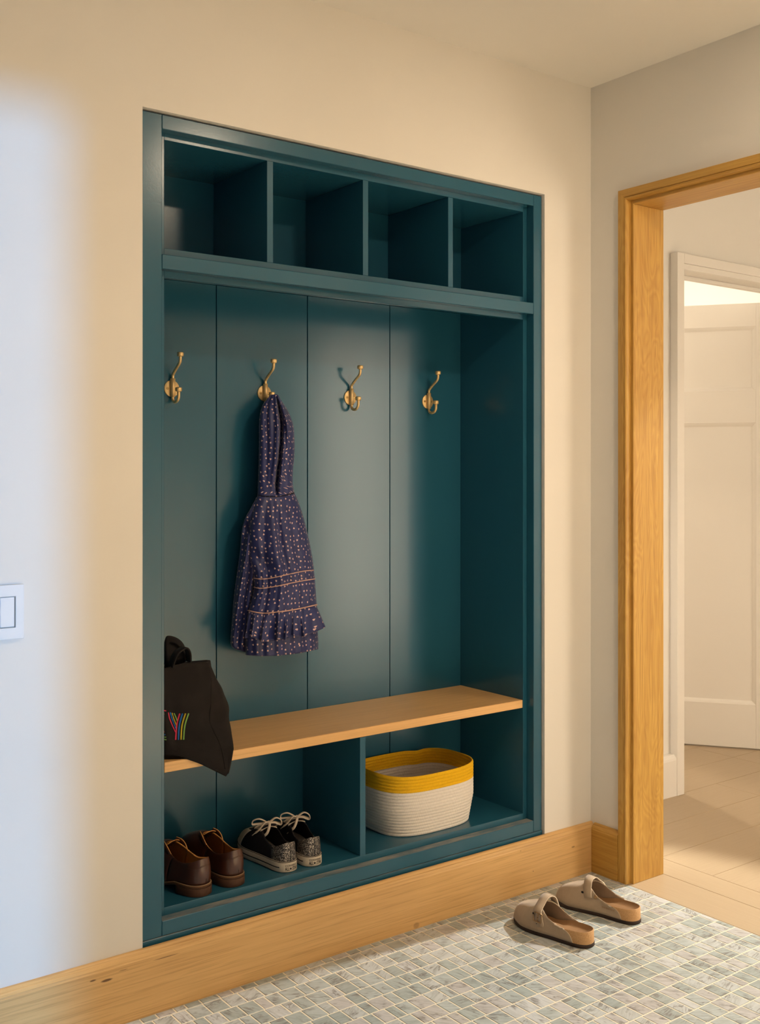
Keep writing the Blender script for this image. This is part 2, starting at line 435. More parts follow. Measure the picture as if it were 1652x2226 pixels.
# profile: (across from the outer edge, proud of the wall face): flat outer band, round bead, set-back inner band
CP = [(0, -.004), (0, .0135), (.0014, .0150), (.0232, .0150), (.0240, .0128), (.0250, .0128), (.0262, .0148), (.0282, .0152), (.0302, .0140), (.0318, .0108), (.0328, .006), (.0334, -.0055), (.0438, -.0055), (.0438, -.0092), (.0138, -.0092), (.0138, -.004)]
def casing(name, pts_fn, mat):
    A, B = [pts_fn(a, p, 0) for a, p in CP], [pts_fn(a, p, 1) for a, p in CP]; n = len(CP)
    return fix(mk(name, A+B, [(i, (i+1) % n, n+(i+1) % n, n+i) for i in range(n)] + [tuple(range(n)), tuple(range(2*n-1, n-1, -1))], mat, tr))
CT = 2.1085; CY0, CY1 = -.1222, -1.173             # outer edges of the casing
casing('casing_side', lambda a, p, e: (-p, CY0-a, 0 if e == 0 else CT-a), M['oak_z'])
casing('casing_side', lambda a, p, e: (-p, CY1+a, 0 if e == 0 else CT-a), M['oak_z'])
casing('casing_head', lambda a, p, e: (-p, (CY0-a) if e == 0 else (CY1+a), CT-a), M['oak_y'])
JY = CY0-.044
box('jamb_side', .0094, .148, JY, JY+.028, 0, CT-.044, M['oak_z'], tr)
box('jamb_side', .0094, .148, CY1+.044-.028, CY1+.044, 0, CT-.044, M['oak_z'], tr)
box('jamb_head', .0094, .148, CY1+.044-.028, JY+.028, CT-.044, CT-.018, M['oak_y'], tr)
# white frame of the far doorway
t2 = struct(empty('trim_2', (.866, HY, 0)))
HF = .320                                       # casing face, well proud of the hall wall
for a, b in ((.846, .888), (1.782, 1.824)):
    box('casing_side', a, b, HF, HY-.0005, 0, 2.1, M['white'], t2)
    box('jamb_side', a if a < 1 else a, b, HY-.0004, HY+.125, 0, 2.066, M['white'], t2)
box('casing_head', .8882, 1.7818, HF, HY-.0005, 2.0625, 2.1, M['white'], t2)
box('casing_bead', .8882, 1.7818, HF+.004, HY-.0005, 2.0395, 2.0622, M['white'], t2)
box('jamb_head', .8882, 1.7818, HY-.0004, HY+.125, 2.0395, 2.066, M['white'], t2)
box('door_stop', .8882, 1.7818, HY+.05, HY+.07, 2.026, 2.0393, M['white'], t2)
HB = [(0, 0), (.032, 0), (.032, .138), (.0295, .146), (.024, .1515), (.020, .157), (.004, .158), (0, .158)]
hb = extrude_profile('baseboard_hall', HB, .15, .846, 'x', M['white']); hb.location = (0, HY, 0); struct(hb)

# unseen frame added around the hall end area lamp; the wall has no opening
w1 = struct(empty('lamp_surround', (1.85, YB, .001)))
for x0, x1, z0, z1 in ((1.255, 1.322, .001, 2.195), (2.378, 2.445, .001, 2.195), (1.322, 2.378, .001, .055), (1.322, 2.378, 2.115, 2.195)):
    box('lamp_surround_piece', x0, x1, YB, YB+.03, z0, z1, M['white'], w1)
# white panelled door standing ajar
hinge = Vector((1.765, .443, 0)); dv = Vector((-.5815, .8135, 0)).normalized(); nv = Vector((-dv.y, dv.x, 0))
if nv.dot(CAMP-hinge) < 0: nv = -nv
dr = empty('door_1', hinge); dr['kind'] = 'structure'; dr['local'] = 1
W_, H_, T_ = .86, 2.012, .036
def dbox(name, a0, a1, z0, z1, p0, p1, parent=dr, bev=.001):
    bm = bmesh.new(); vs = []
    for a in (a0, a1):
        for p in (p0, p1):
            for z in (z0, z1): vs.append(bm.verts.new(dv*a + nv*p + Vector((0, 0, z))))
    for f in ((0, 1, 3, 2), (4, 6, 7, 5), (0, 4, 5, 1), (2, 3, 7, 6), (0, 2, 6, 4), (1, 5, 7, 3)): bm.faces.new([vs[i] for i in f])
    if bev: bmesh.ops.bevel(bm, geom=list(bm.edges), offset=bev, segments=1, affect='EDGES')
    bmesh.ops.recalc_face_normals(bm, faces=bm.faces)
    me = bpy.data.meshes.new(name); bm.to_mesh(me); bm.free(); me.materials.append(M['white'])
    o = bpy.data.objects.new(name, me); COL.objects.link(o); o.parent = parent; return o
S_ = .125
dbox('stile', 0.005, S_, .006, H_, -T_, 0); dbox('stile', W_-S_, W_, .006, H_, -T_, 0)
def door_z(u, v):
    d = ray(u, v); k = (hinge-CAMP).dot(nv)/d.dot(nv); return (CAMP+d*k).z
pz = [door_z(1560, q) for q in (1528, 920, 850, 712)]
print('door panel z', pz)
dbox('rail', S_, W_-S_, .006, pz[0], -T_, 0); dbox('rail', S_, W_-S_, pz[1], pz[2], -T_, 0); dbox('rail', S_, W_-S_, pz[3], H_, -T_, 0)
def moulding(a0, a1, z0, z1):
    # sloping sticking around a recessed panel
    i = .016; dp = .012
    o_ = [(a0, z0), (a1, z0), (a1, z1), (a0, z1)]; n_ = [(a0+i, z0+i), (a1-i, z0+i), (a1-i, z1-i), (a0+i, z1-i)]
    m_ = [(a0+i*.45, z0+i*.45), (a1-i*.45, z0+i*.45), (a1-i*.45, z1-i*.45), (a0+i*.45, z1-i*.45)]
    vs = [dv*a + Vector((0, 0, z)) for a, z in o_] + [dv*a + nv*(-dp*.35) + Vector((0, 0, z)) for a, z in m_] + [dv*a + nv*(-dp) + Vector((0, 0, z)) for a, z in n_]
    fs = [(k*4+j, k*4+(j+1) % 4, (k+1)*4+(j+1) % 4, (k+1)*4+j) for k in range(2) for j in range(4)]
    mo = mk('moulding', vs, fs, M['white'], dr)
    dbox('panel', a0+i-.002, a1-i+.002, z0+i-.002, z1-i+.002, -.026, -.012, bev=0)
moulding(S_, W_-S_, pz[0], pz[1]); moulding(S_, W_-S_, pz[2], pz[3])

# ------------------------------------------------------------------ built-in locker
YF, YC, YBK = .010, .040, .326                  # frame face, carcass front, back panels
X0, X1 = -1.443, -.2571                         # inner faces
cb = empty('built_in_locker', (-.86, .18, .148), 'dark teal built-in locker with four cubbies above an open hanging bay', 'cabinet')
T = M['teal']
box('stile', OX0+.004, -1.4632, YF, YC-.0005, .1612, 2.0893, T, cb)
box('stile', -.2421, -.2082, YF, YC-.0005, .1612, 2.0893, T, cb)
box('top_rail', -1.4626, -.2427, YF, YC-.0005, 2.0562, 2.0893, T, cb)
box('middle_rail', -1.4626, -.2427, YF, YC-.0005, 1.7285, 1.7622, T, cb)
box('bottom_rail', -1.4626, -.2427, YF, YC-.0005, .1615, .1958, M['teal_dusty'], cb)
box('base_strip', OX0+.002, -.2062, YF-.002, YC, .1200, .1606, M['teal_dusty'], cb)
box('side_panel', X0-.018, X0, YC, .345, .155, 2.059, T, cb, bev=.0006)
box('side_panel', X1, X1+.018, YC, .345, .155, 2.059, T, cb, bev=.0006)
box('top_panel', X0, X1, YC, .345, 2.041, 2.0595, T, cb, bev=.0006)
box('cubby_floor', X0, X1, YC, .345, 1.7655, 1.783, T, cb, bev=.0006)
box('bay_header', X0, X1, YC, YC+.018, 1.7138, 1.7652, T, cb, bev=.0006)
box('floor_panel', X0, X1, YC, .345, .1900, .2135, T, cb, bev=.0006)
for xc in (-1.150, -.8493, -.5464): box('cubby_divider', xc-.009, xc+.009, YC+.0004, YBK-.001, 1.7832, 2.0408, T, cb, bev=.0006)
box('cubby_back', X0, X1, YBK, .344, 1.7831, 2.0409, T, cb, bev=0)
gr = (X0, -1.1495, -.8510, -.5480, X1)
for a, b in zip(gr, gr[1:]): box('back_panel', a+.0012, b-.0012, YBK, .343, .2136, 1.7650, T, cb, bev=.0008)
box('back_board', X0, X1, .3432, .352, .19, 2.05, M['dark'], cb, bev=0)
box('bay_divider', -.8678, -.8494, YC+.0004, YBK-.0005, .2137, .5332, T, cb, bev=.0006)
tag(box('bench_top', X0+.0005, X1-.0005, YC+.0006, YBK-.0004, .5338, .5582, M['bench'], None, bev=.0015),
    'honey oak bench board spanning the teal hanging bay', 'bench')

# ------------------------------------------------------------------ brass hooks
def make_hook():
    h = empty('coat_hook', (0, 0, 0), 'x', 'hook', 'brass hooks in the hanging bay', local=True)
    # local: wall plane y=0, out = -y
    lathe('back_plate', [(.0215, -.001), (.0222, 0), (.0222, .0022), (.0215, .003)], M['brass'], h, 36, axis='y')
    tube('barrel', [(0, -.0075, -.0225), (0, -.0075, .0265)], .0068, M['brass'], h, 16)
    up = smoothpath([(0, -.0075, .022), (0, -.0080, .034), (0, -.0125, .0395), (0, -.030, .0525), (0, -.0455, .0625), (0, -.0515, .0705), (0, -.0525, .083)], 6)
    tube('upper_arm', up, .0040, M['brass'], h, 12)
    lo = smoothpath([(0, -.0075, -.020), (0, -.0078, -.028), (0, -.0125, -.0345), (0, -.0235, -.0370), (0, -.0350, -.0340), (0, -.0415, -.0260), (0, -.0425, -.016), (0, -.0425, -.009)], 6)
    tube('lower_arm', lo, .0040, M['brass'], h, 12)
    for (y, z) in ((-.0525, .0815), (-.0425, -.0105)):
        k = lathe('knob', [(.0035, -.0005), (.0070, .0004), (.0086, .0022), (.0088, .0085), (.0080, .0108), (.0055, .0116), (.001, .0118)], M['brass'], h, 24)
        for vv in k.data.vertices: vv.co += Vector((0, y, z))
    for sx in (-.0128, .0128):
        s = lathe('screw', [(.0036, 0), (.0036, .0006), (.0026, .0009), (.0006, .0009)], M['screw'], h, 16, axis='y')
        for vv in s.data.vertices: vv.co += Vector((sx, -.0028, 0))
    return h
def copy_tree(o, parent=None):
    c = o.copy(); COL.objects.link(c); c.parent = parent
    for ch in [q for q in o.children]: copy_tree(ch, c)
    return c
hk = make_hook()
HOOKX = (-1.285, -.998, -.699, -.3985); HZ_ = 1.474
HL = ('brass double hook half behind the left stile, leftmost of the four', 'brass double hook that holds the navy coat',
      'empty brass double hook to the right of the navy coat', 'brass double hook nearest the right side of the bay')
for i, x in enumerate(HOOKX):
    o = hk if i == 0 else copy_tree(hk)
    o.location = (x, YBK-.0004, HZ_); o['label'] = HL[i]

# ------------------------------------------------------------------ light switch
sw = empty('light_switch', (-1.852, -.003, .9517), 'white wall switch plate with rocker switches at the left edge', 'switch')
PX0, PX1, PZ0, PZ1 = -1.9105, -1.7940, .8936, 1.0098
def plate():
    bm = bmesh.new(); holes = [(-1.8915, -1.8585), (-1.8450, -1.8119)]; hz0, hz1 = .9183, .9848
    xs = [PX0, holes[0][0], holes[0][1], holes[1][0], holes[1][1], PX1]; zs = [PZ0, hz0, hz1, PZ1]
    vs, fs = [], []
    for z in zs:
        for x in xs: vs.append((x, -.005, z))
    for j in range(3):
        for i in range(5):
            if j == 1 and i in (1, 3): continue
            a = j*6+i; fs.append((a, a+1, a+7, a+6))
    o = mk('plate', vs, fs, M['switch'], sw); mod_solid(o, .0048, 1); 
    b = o.modifiers.new('b', 'BEVEL'); b.width = .0012; b.segments = 2
    return o
pl = plate()
for (a, b) in ((-1.8915, -1.8585), (-1.8450, -1.8119)):
    box('rocker', a+.0012, b-.0012, -.0068, -.001, .9195, .9836, M['switch'], sw, bev=.0012)

# ------------------------------------------------------------------ materials of the loose things
def fabric(name, c, rough=.9, scale=900, bump=.25, var=.15, sheen=.0):
    t = NT(name); o = t.obj(); n = t.noise(o, 60, 4, .6)
    t.base(t.mix(n, tuple(a*(1-var) for a in c), tuple(min(1, a*(1+var)) for a in c))); t.rough(rough)
    t.bump(t.noise(o, scale, 2), bump, .0006); t.set(Specular_IOR_Level=.2, Sheen_Weight=sheen); return t.m
M['suede'] = fabric('taupe_suede', (0.44, 0.335, 0.235), .95, 700, .5, .12, .3)
M['suede_edge'] = fabric('cut_suede_edge', (0.72, 0.60, 0.45), .9, 800, .2)
def cork():
    t = NT('cork'); o = t.obj(); v = t.n('ShaderNodeTexVoronoi', i_Scale=420.0); t.l(o, v.inputs['Vector'])
    c = t.ramp(v.outputs['Distance'], [(0, (.60, .36, .17)), (.6, (.46, .25, .10)), (1, (.24, .12, .05))])
    t.base(t.mix(t.noise(o, 300, 2), c, (.56, .34, .16))); t.rough(.85); t.bump(v.outputs['Distance'], .3, .0006); return t.m
M['cork'] = cork()
M['footbed'] = fabric('brown_footbed_leather', (0.30, 0.165, 0.075), .75, 500, .2)
M['rubber'] = fabric('dark_brown_rubber', (0.045, 0.030, 0.024), .7, 300, .15)
def leather():
    t = NT('brown_leather'); o = t.obj(); n = t.noise(o, 38, 4, .6)
    t.base(t.mix(n, (.040, .0115, .0065), (.082, .025, .0125))); t.rough(.30); t.set(Specular_IOR_Level=.6, Coat_Weight=.25, Coat_Roughness=.25)
    t.bump(t.noise(o, 260, 3), .12, .0008); return t.m
M['leather'] = leather()
M['lining'] = fabric('tan_leather_lining', (0.42, 0.18, 0.045), .6, 300, .1)
M['lining_edge'] = fabric('tan_edge', (0.60, 0.30, 0.095), .6, 300, .1)
M['insole'] = fabric('worn_insole', (0.20, 0.135, 0.085), .7, 300, .1)
M['heelstack'] = fabric('stacked_heel', (0.075, 0.034, 0.019), .55, 200, .1)
M['welt'] = fabric('leather_welt', (0.15, 0.072, 0.034), .6, 300, .1)
M['thread'] = fabric('pale_thread', (0.62, 0.50, 0.33), .8)
M['canvas'] = fabric('black_canvas', (0.014, 0.013, 0.016), .85, 900, .4, .3)
def glitter():
    t = NT('silver_black_glitter'); o = t.obj(); v = t.n('ShaderNodeTexVoronoi', i_Scale=820.0); t.l(o, v.inputs['Vector'])
    s = t.n('ShaderNodeSeparateColor'); t.l(v.outputs['Color'], s.inputs[0])
    f = t.ramp(s.outputs[0], [(0.0, (0, 0, 0)), (.62, (.55, .55, .55)), (.80, (1, 1, 1))], 'CONSTANT')
    t.base(t.mix(f, (.018, .015, .017), (.50, .46, .42))); t.l(t.math('MULTIPLY', f, .55), t.b.inputs['Metallic'])
    t.rough(.32)
    nm = t.n('ShaderNodeVectorMath', operation='SUBTRACT'); t.l(v.outputs['Color'], nm.inputs[0]); nm.inputs[1].default_value = (.5, .5, .5)
    sc2 = t.n('ShaderNodeVectorMath', operation='SCALE'); t.l(nm.outputs[0], sc2.inputs[0]); sc2.inputs['Scale'].default_value = .9
    ad = t.vmath('ADD', t.n('ShaderNodeNewGeometry').outputs['Normal'], sc2.outputs[0]); t.l(t.vmath('NORMALIZE', ad), t.b.inputs['Normal'])
    return t.m
M['glitter'] = glitter()
M['rubber_white'] = fabric('white_rubber', (0.62, 0.545, 0.44), .5, 200, .05, .04)
M['lace'] = fabric('cotton_lace', (0.66, 0.56, 0.46), .9, 1200, .4, .06)
M['black'] = fabric('black_print', (0.012, 0.011, 0.012), .6, 200, .05)
M['black_bag'] = fabric('black_cotton', (0.0120, 0.0098, 0.0095), .9, 700, .6, .3, .03)
M['eyelet'] = metal('eyelet_metal', (.55, .52, .5), .3)
for nm_, c_ in (('red', (.46, .03, .075)), ('blue', (.010, .11, .36)), ('yellow', (.40, .31, .02)), ('green', (.17, .33, .075))):
    M['p_'+nm_] = fabric('print_'+nm_, c_, .75, 500, .15)
M['rope'] = None
def rope(name, c):
    t = NT(name); o = t.obj()
    sp = t.n('ShaderNodeSeparateXYZ'); t.l(t.uv(), sp.inputs[0])
    # slanted stitches along every coil
    s = t.math('FRACT', t.math('ADD', t.math('MULTIPLY', sp.outputs[0], 150.0), t.math('MULTIPLY', sp.outputs[1], .5)))
    st = t.math('ABSOLUTE', t.math('SUBTRACT', s, .5))
    n = t.noise(o, 180, 3, .6)
    t.base(t.mix(n, tuple(a*.86 for a in c), tuple(min(1, a*1.08) for a in c))); t.rough(.92); t.set(Specular_IOR_Level=.15)
    h = t.math('ADD', t.math('MULTIPLY', st, 1.0), t.math('MULTIPLY', t.noise(o, 900, 2), .6))
    t.bump(h, .45, .0013); return t.m
M['rope_white'] = rope('white_cotton_rope', (0.80, 0.745, 0.68))
M['rope_yellow'] = rope('mustard_cotton_rope', (0.84, 0.48, 0.016))
def hearts():
    t = NT('navy_cotton_with_hearts'); uv = t.uv()
    sc_ = t.vmath('MULTIPLY', uv, (64, 64, 1))
    v = t.n('ShaderNodeTexVoronoi', voronoi_dimensions='2D', i_Scale=1.0, i_Randomness=.62); t.l(sc_, v.inputs['Vector'])
    loc = t.vmath('SUBTRACT', sc_, v.outputs['Position'])
    s = t.n('ShaderNodeSeparateColor'); t.l(v.outputs['Color'], s.inputs[0])
    rt = t.n('ShaderNodeVectorRotate', rotation_type='Z_AXIS'); t.l(loc, rt.inputs['Vector']); t.l(t.math('MULTIPLY', s.outputs[0], 6.283), rt.inputs['Angle'])
    q = t.n('ShaderNodeSeparateXYZ'); t.l(t.vmath('MULTIPLY', rt.outputs[0], (6.6, 6.6, 0)), q.inputs[0])
    x, y = q.outputs[0], q.outputs[1]
    yy = t.math('SUBTRACT', y, t.math('MULTIPLY', t.math('SQRT', t.math('ABSOLUTE', x)), .85))
    hh = t.math('SUBTRACT', t.math('ADD', t.math('MULTIPLY', x, x), t.math('MULTIPLY', yy, yy)), 1.0)
    f = t.math('LESS_THAN', hh, 0.0)
    n = t.noise(t.obj(), 45, 3)
    navy = t.mix(n, (.009, .0155, .090), (.0165, .0255, .140))
    t.base(t.mix(f, navy, (.66, .43, .40))); t.rough(.46); t.set(Specular_IOR_Level=.45, Sheen_Weight=.2)
    t.bump(t.noise(t.obj(), 900, 2), .15, .0005); return t.m
M['hearts'] = hearts()
M['piping'] = fabric('pink_piping', (0.62, 0.38, 0.32), .7)

# ------------------------------------------------------------------ coiled rope basket
bk = empty('storage_basket', (-.56, .187, .2137), 'oval white coiled rope basket with a mustard yellow rim', 'basket')
def basket():
    n = 96; z0, z1, zb = .2139, .3860, .3425
    def ring(z, inset, k):
        """superellipse ring at height z"""
        f = (z-z0)/(z1-z0)
        a = .160 + .015*min(1, f*2.2) - inset; b = .121 + .0105*min(1, f*2.2) - inset
        out = []
        for i in range(n):
            th = 2*PI*i/n; c, s = math.cos(th), math.sin(th); e = 2/3.1
            x = a*math.copysign(abs(c)**e, c); y = b*math.copysign(abs(s)**e, s)
            dent = .012*math.exp(-((th-1.15)/.16)**2)*max(0, f-.4)
            y -= dent
            sag = .0045*math.cos(2*th+.4)*max(0, f-.5)
            out.append(Vector((-.560+x, .1865+y, z + sag - .004*math.exp(-((th-1.15)/.2)**2)*max(0, f-.3))))
        return out
    ncoil = 19; ch = (z1-z0)/ncoil; hw = .0042
    prof = []                                    # (z, inset) outer bottom->top, then inner top->bottom
    sub = 5
    for c in range(ncoil):
        for k in range(sub):
            an = -PI/2 + PI*k/(sub-1); prof.append((z0 + ch*(c+.5) + ch*.5*math.sin(an), hw*(1-.40*math.cos(an)) if k not in (0,) else hw))
    for k in range(1, 6):
        an = PI*k/6; prof.append((z1 + .0025*math.sin(an), hw + (1-math.cos(an))*hw*.45))
    for c in range(ncoil-1, -1, -1):
        for k in range(sub):
            an = PI/2 - PI*k/(sub-1); prof.append((z0+.003 + (ch-.003/ncoil)*(c+.5) + ch*.5*math.sin(an), hw*1.9 + hw*.40*(1-math.cos(an)) - hw*.2))
    rings = [ring(z, i, k) for k, (z, i) in enumerate(prof)]
    def build(name, idx, mat, cap=None):
        vs, fs = [], []; uvs = []
        for r in idx: vs += rings[r]
        for r in range(len(idx)-1):
            for i in range(n): fs.append((r*n+i, r*n+(i+1) % n, (r+1)*n+(i+1) % n, (r+1)*n+i))
        if cap is not None:
            for r in cap: fs.append(tuple(r*n+i for i in range(n)))
        o = mk(name, vs, fs, mat, bk, True)
        ul = o.data.uv_layers.new(name='UVMap')
        for p in o.data.polygons:
            for li in p.loop_indices:
                vi = o.data.loops[li].vertex_index; i = vi % n
                if i == 0 and any((o.data.loops[q].vertex_index % n) > n/2 for q in p.loop_indices): i = n
                ul.data[li].uv = (i/n*.98, (vi//n)/sub)
        return fix(o)
    lo = [i for i, (z, q) in enumerate(prof) if z <= zb+.0005]; hi = [i for i, (z, q) in enumerate(prof) if z >= zb-.0045]
    split = max(i for i in lo if i < len(prof)//2); split2 = min(i for i in lo if i > len(prof)//2)
    build('rim_band', list(range(split, split2+1)), M['rope_yellow'])
    build('body', list(range(0, split+1)), M['rope_white'], cap=[0])
    build('inner_wall', list(range(split2, len(prof))), M['rope_white'], cap=[len(prof)-split2-1])
basket()

# ------------------------------------------------------------------ shoes
def cat_closed(pts, n):
    P = [Vector(p) for p in pts]; m = len(P); out = []
    for k in range(n):
        x = k*m/n; i = int(x); t = x-i
        p0, p1, p2, p3 = P[(i-1) % m], P[i % m], P[(i+1) % m], P[(i+2) % m]
        out.append(.5*((2*p1) + (p2-p0)*t + (2*p0-5*p1+4*p2-p3)*t*t + (3*p1-p0-3*p2+p3)*t**3))
    return out
def cat_open(pts, n):
    P = [Vector(p) for p in pts]; m = len(P)-1; out = []
    for k in range(n+1):
        x = min(k*m/n, m-1e-6); i = int(x); t = x-i
        p0, p1, p2, p3 = P[max(i-1, 0)], P[i], P[i+1], P[min(i+2, m)]
        out.append(.5*((2*p1) + (p2-p0)*t + (2*p0-5*p1+4*p2-p3)*t*t + (3*p1-p0-3*p2+p3)*t**3))
    return out
def slab(name, outline, z0, z1, mat, parent, top_scale=0, edge=.0015, zfun=None):
    """solid with a plan outline (list of Vector), rounded edges"""
    n = len(outline); c = sum(outline, Vector())/n; vs, fs = [], []
    zf = zfun or (lambda p, z: z)
    def ins(p, d):
        q = p-c; l = q.length; return c + q*((l-d)/l)
    lev = [(z0, edge), (z0+edge, 0), (z1-edge, top_scale), (z1, edge+top_scale)]
    for z, d in lev:
        for p in outline:
            q = ins(p, d); vs.append((q.x, q.y, zf(q, z)))
    for r in range(3):
        for i in range(n): fs.append((r*n+i, r*n+(i+1) % n, (r+1)*n+(i+1) % n, (r+1)*n+i))
    fs.append(tuple(range(n-1, -1, -1))); fs.append(tuple(3*n+i for i in range(n)))
    o = mk(name, vs, fs, mat, parent)
    for p in o.data.polygons[:3*n]: p.use_smooth = True
    return fix(o)
def offset_outline(o, d):
    n = len(o); out = []
    for i in range(n):
        t = (o[(i+1) % n]-o[i-1]).normalized(); out.append(o[i] + Vector((t.y, -t.x, 0))*d)
    return out
def band_between(name, outline, d, z0, z1, mat, parent, i0=None, i1=None, zfun=None):
    """thin vertical ribbon around an outline"""
    n = len(outline); idx = list(range(n)) if i0 is None else list(range(i0, i1+1))
    o2 = offset_outline(outline, d); o1 = offset_outline(outline, d-.0009); vs, fs = [], []; zf = zfun or (lambda p, z: z)
    for i in idx:
        a, b = o2[i % n], o1[i % n]
        vs += [(a.x, a.y, zf(a, z0)), (a.x, a.y, zf(a, z1)), (b.x, b.y, zf(b, z1)), (b.x, b.y, zf(b, z0))]
    m = len(idx); rng = range(m) if i0 is None else range(m-1)
    for r in rng:
        s = (r+1) % m
        for k in range(4): fs.append((r*4+k, r*4+(k+1) % 4, s*4+(k+1) % 4, s*4+k))
    if i0 is not None: fs += [(0, 1, 2, 3), ((m-1)*4+3, (m-1)*4+2, (m-1)*4+1, (m-1)*4)]
    return fix(mk(name, vs, fs, mat, parent, True))
def loft_faces(P, Q, rings, closed, zpow, ppow, bulge=None, bpow=1.0):
    n = len(P); vs = []
    for r in range(rings+1):
        a = r/rings; zz = 1-(1-a)**zpow; pp = a**ppow
        for i in range(n):
            b = (bulge(i/(n-1 if not closed else n)) if bulge else 0)*math.sin(PI*a**bpow)
            p, q = P[i], Q[i]; pos = p + (q-p)*pp; z = p.z + (q.z-p.z)*zz + b
            vs.append(Vector((pos.x, pos.y, z)))
    fs = []
    for r in range(rings):
        for i in range(n if closed else n-1):
            j = (i+1) % n; fs.append((r*n+i, r*n+j, (r+1)*n+j, (r+1)*n+i))
    return vs, fs
def part_from(name, vs, fs, keep, mats, parent, th=.0028, toe=None, rim=2, inner=1):
    """keep faces for which keep(centroid) holds; solidify inwards with lining and rim materials"""
    ff = [f for k, f in enumerate(fs) if keep(k)]
    used = sorted({i for f in ff for i in f}); mp = {u: k for k, u in enumerate(used)}
    o = mk(name, [vs[i] for i in used], [tuple(mp[i] for i in f) for f in ff], mats, parent, True)
    # normals outwards: the frontmost face must look to +y or the rearmost to -y
    c = sum((v.co for v in o.data.vertices), Vector())/len(o.data.vertices)
    s = sum((p.center-Vector((0, c.y, .01))).normalized().dot(p.normal)*p.area for p in o.data.polygons)
    if s < 0: o.data.flip_normals()
    if th: mod_solid(o, th, -1, inner, rim)
    return o
OUT = [(0, 0), (.0185, .0055), (.0295, .022), (.0325, .05), (.0315, .080), (.033, .115), (.041, .165), (.045, .20), (.040, .235), (.024, .252), (.006, .2555), (-.016, .247), (-.034, .225), (-.045, .19), (-.046, .155), (-.040, .11), (-.036, .07), (-.0335, .040), (-.0285, .019), (-.0175, .005)]
def outline(L, Wd, mirror, n=72, shape=OUT):
    s = -1 if mirror else 1
    pts = [Vector((s*x*Wd/.091, y*L/.2555, 0)) for x, y in shape]
    if mirror: pts = [pts[0]] + pts[:0:-1]
    return cat_closed(pts, n)      # counter-clockwise, starts at heel
def at_y(ol, y, side):
    """x of the outline at y on side +1 / -1"""
    best = None; n = len(ol)
    for i in range(n):
        a, b = ol[i], ol[(i+1) % n]
        if (a.y-y)*(b.y-y) <= 0 and a.y != b.y:
            x = a.x + (b.x-a.x)*(y-a.y)/(b.y-a.y)
            if x*side > 0 and (best is None or abs(x) > abs(best)): best = x
    return best if best is not None else .0

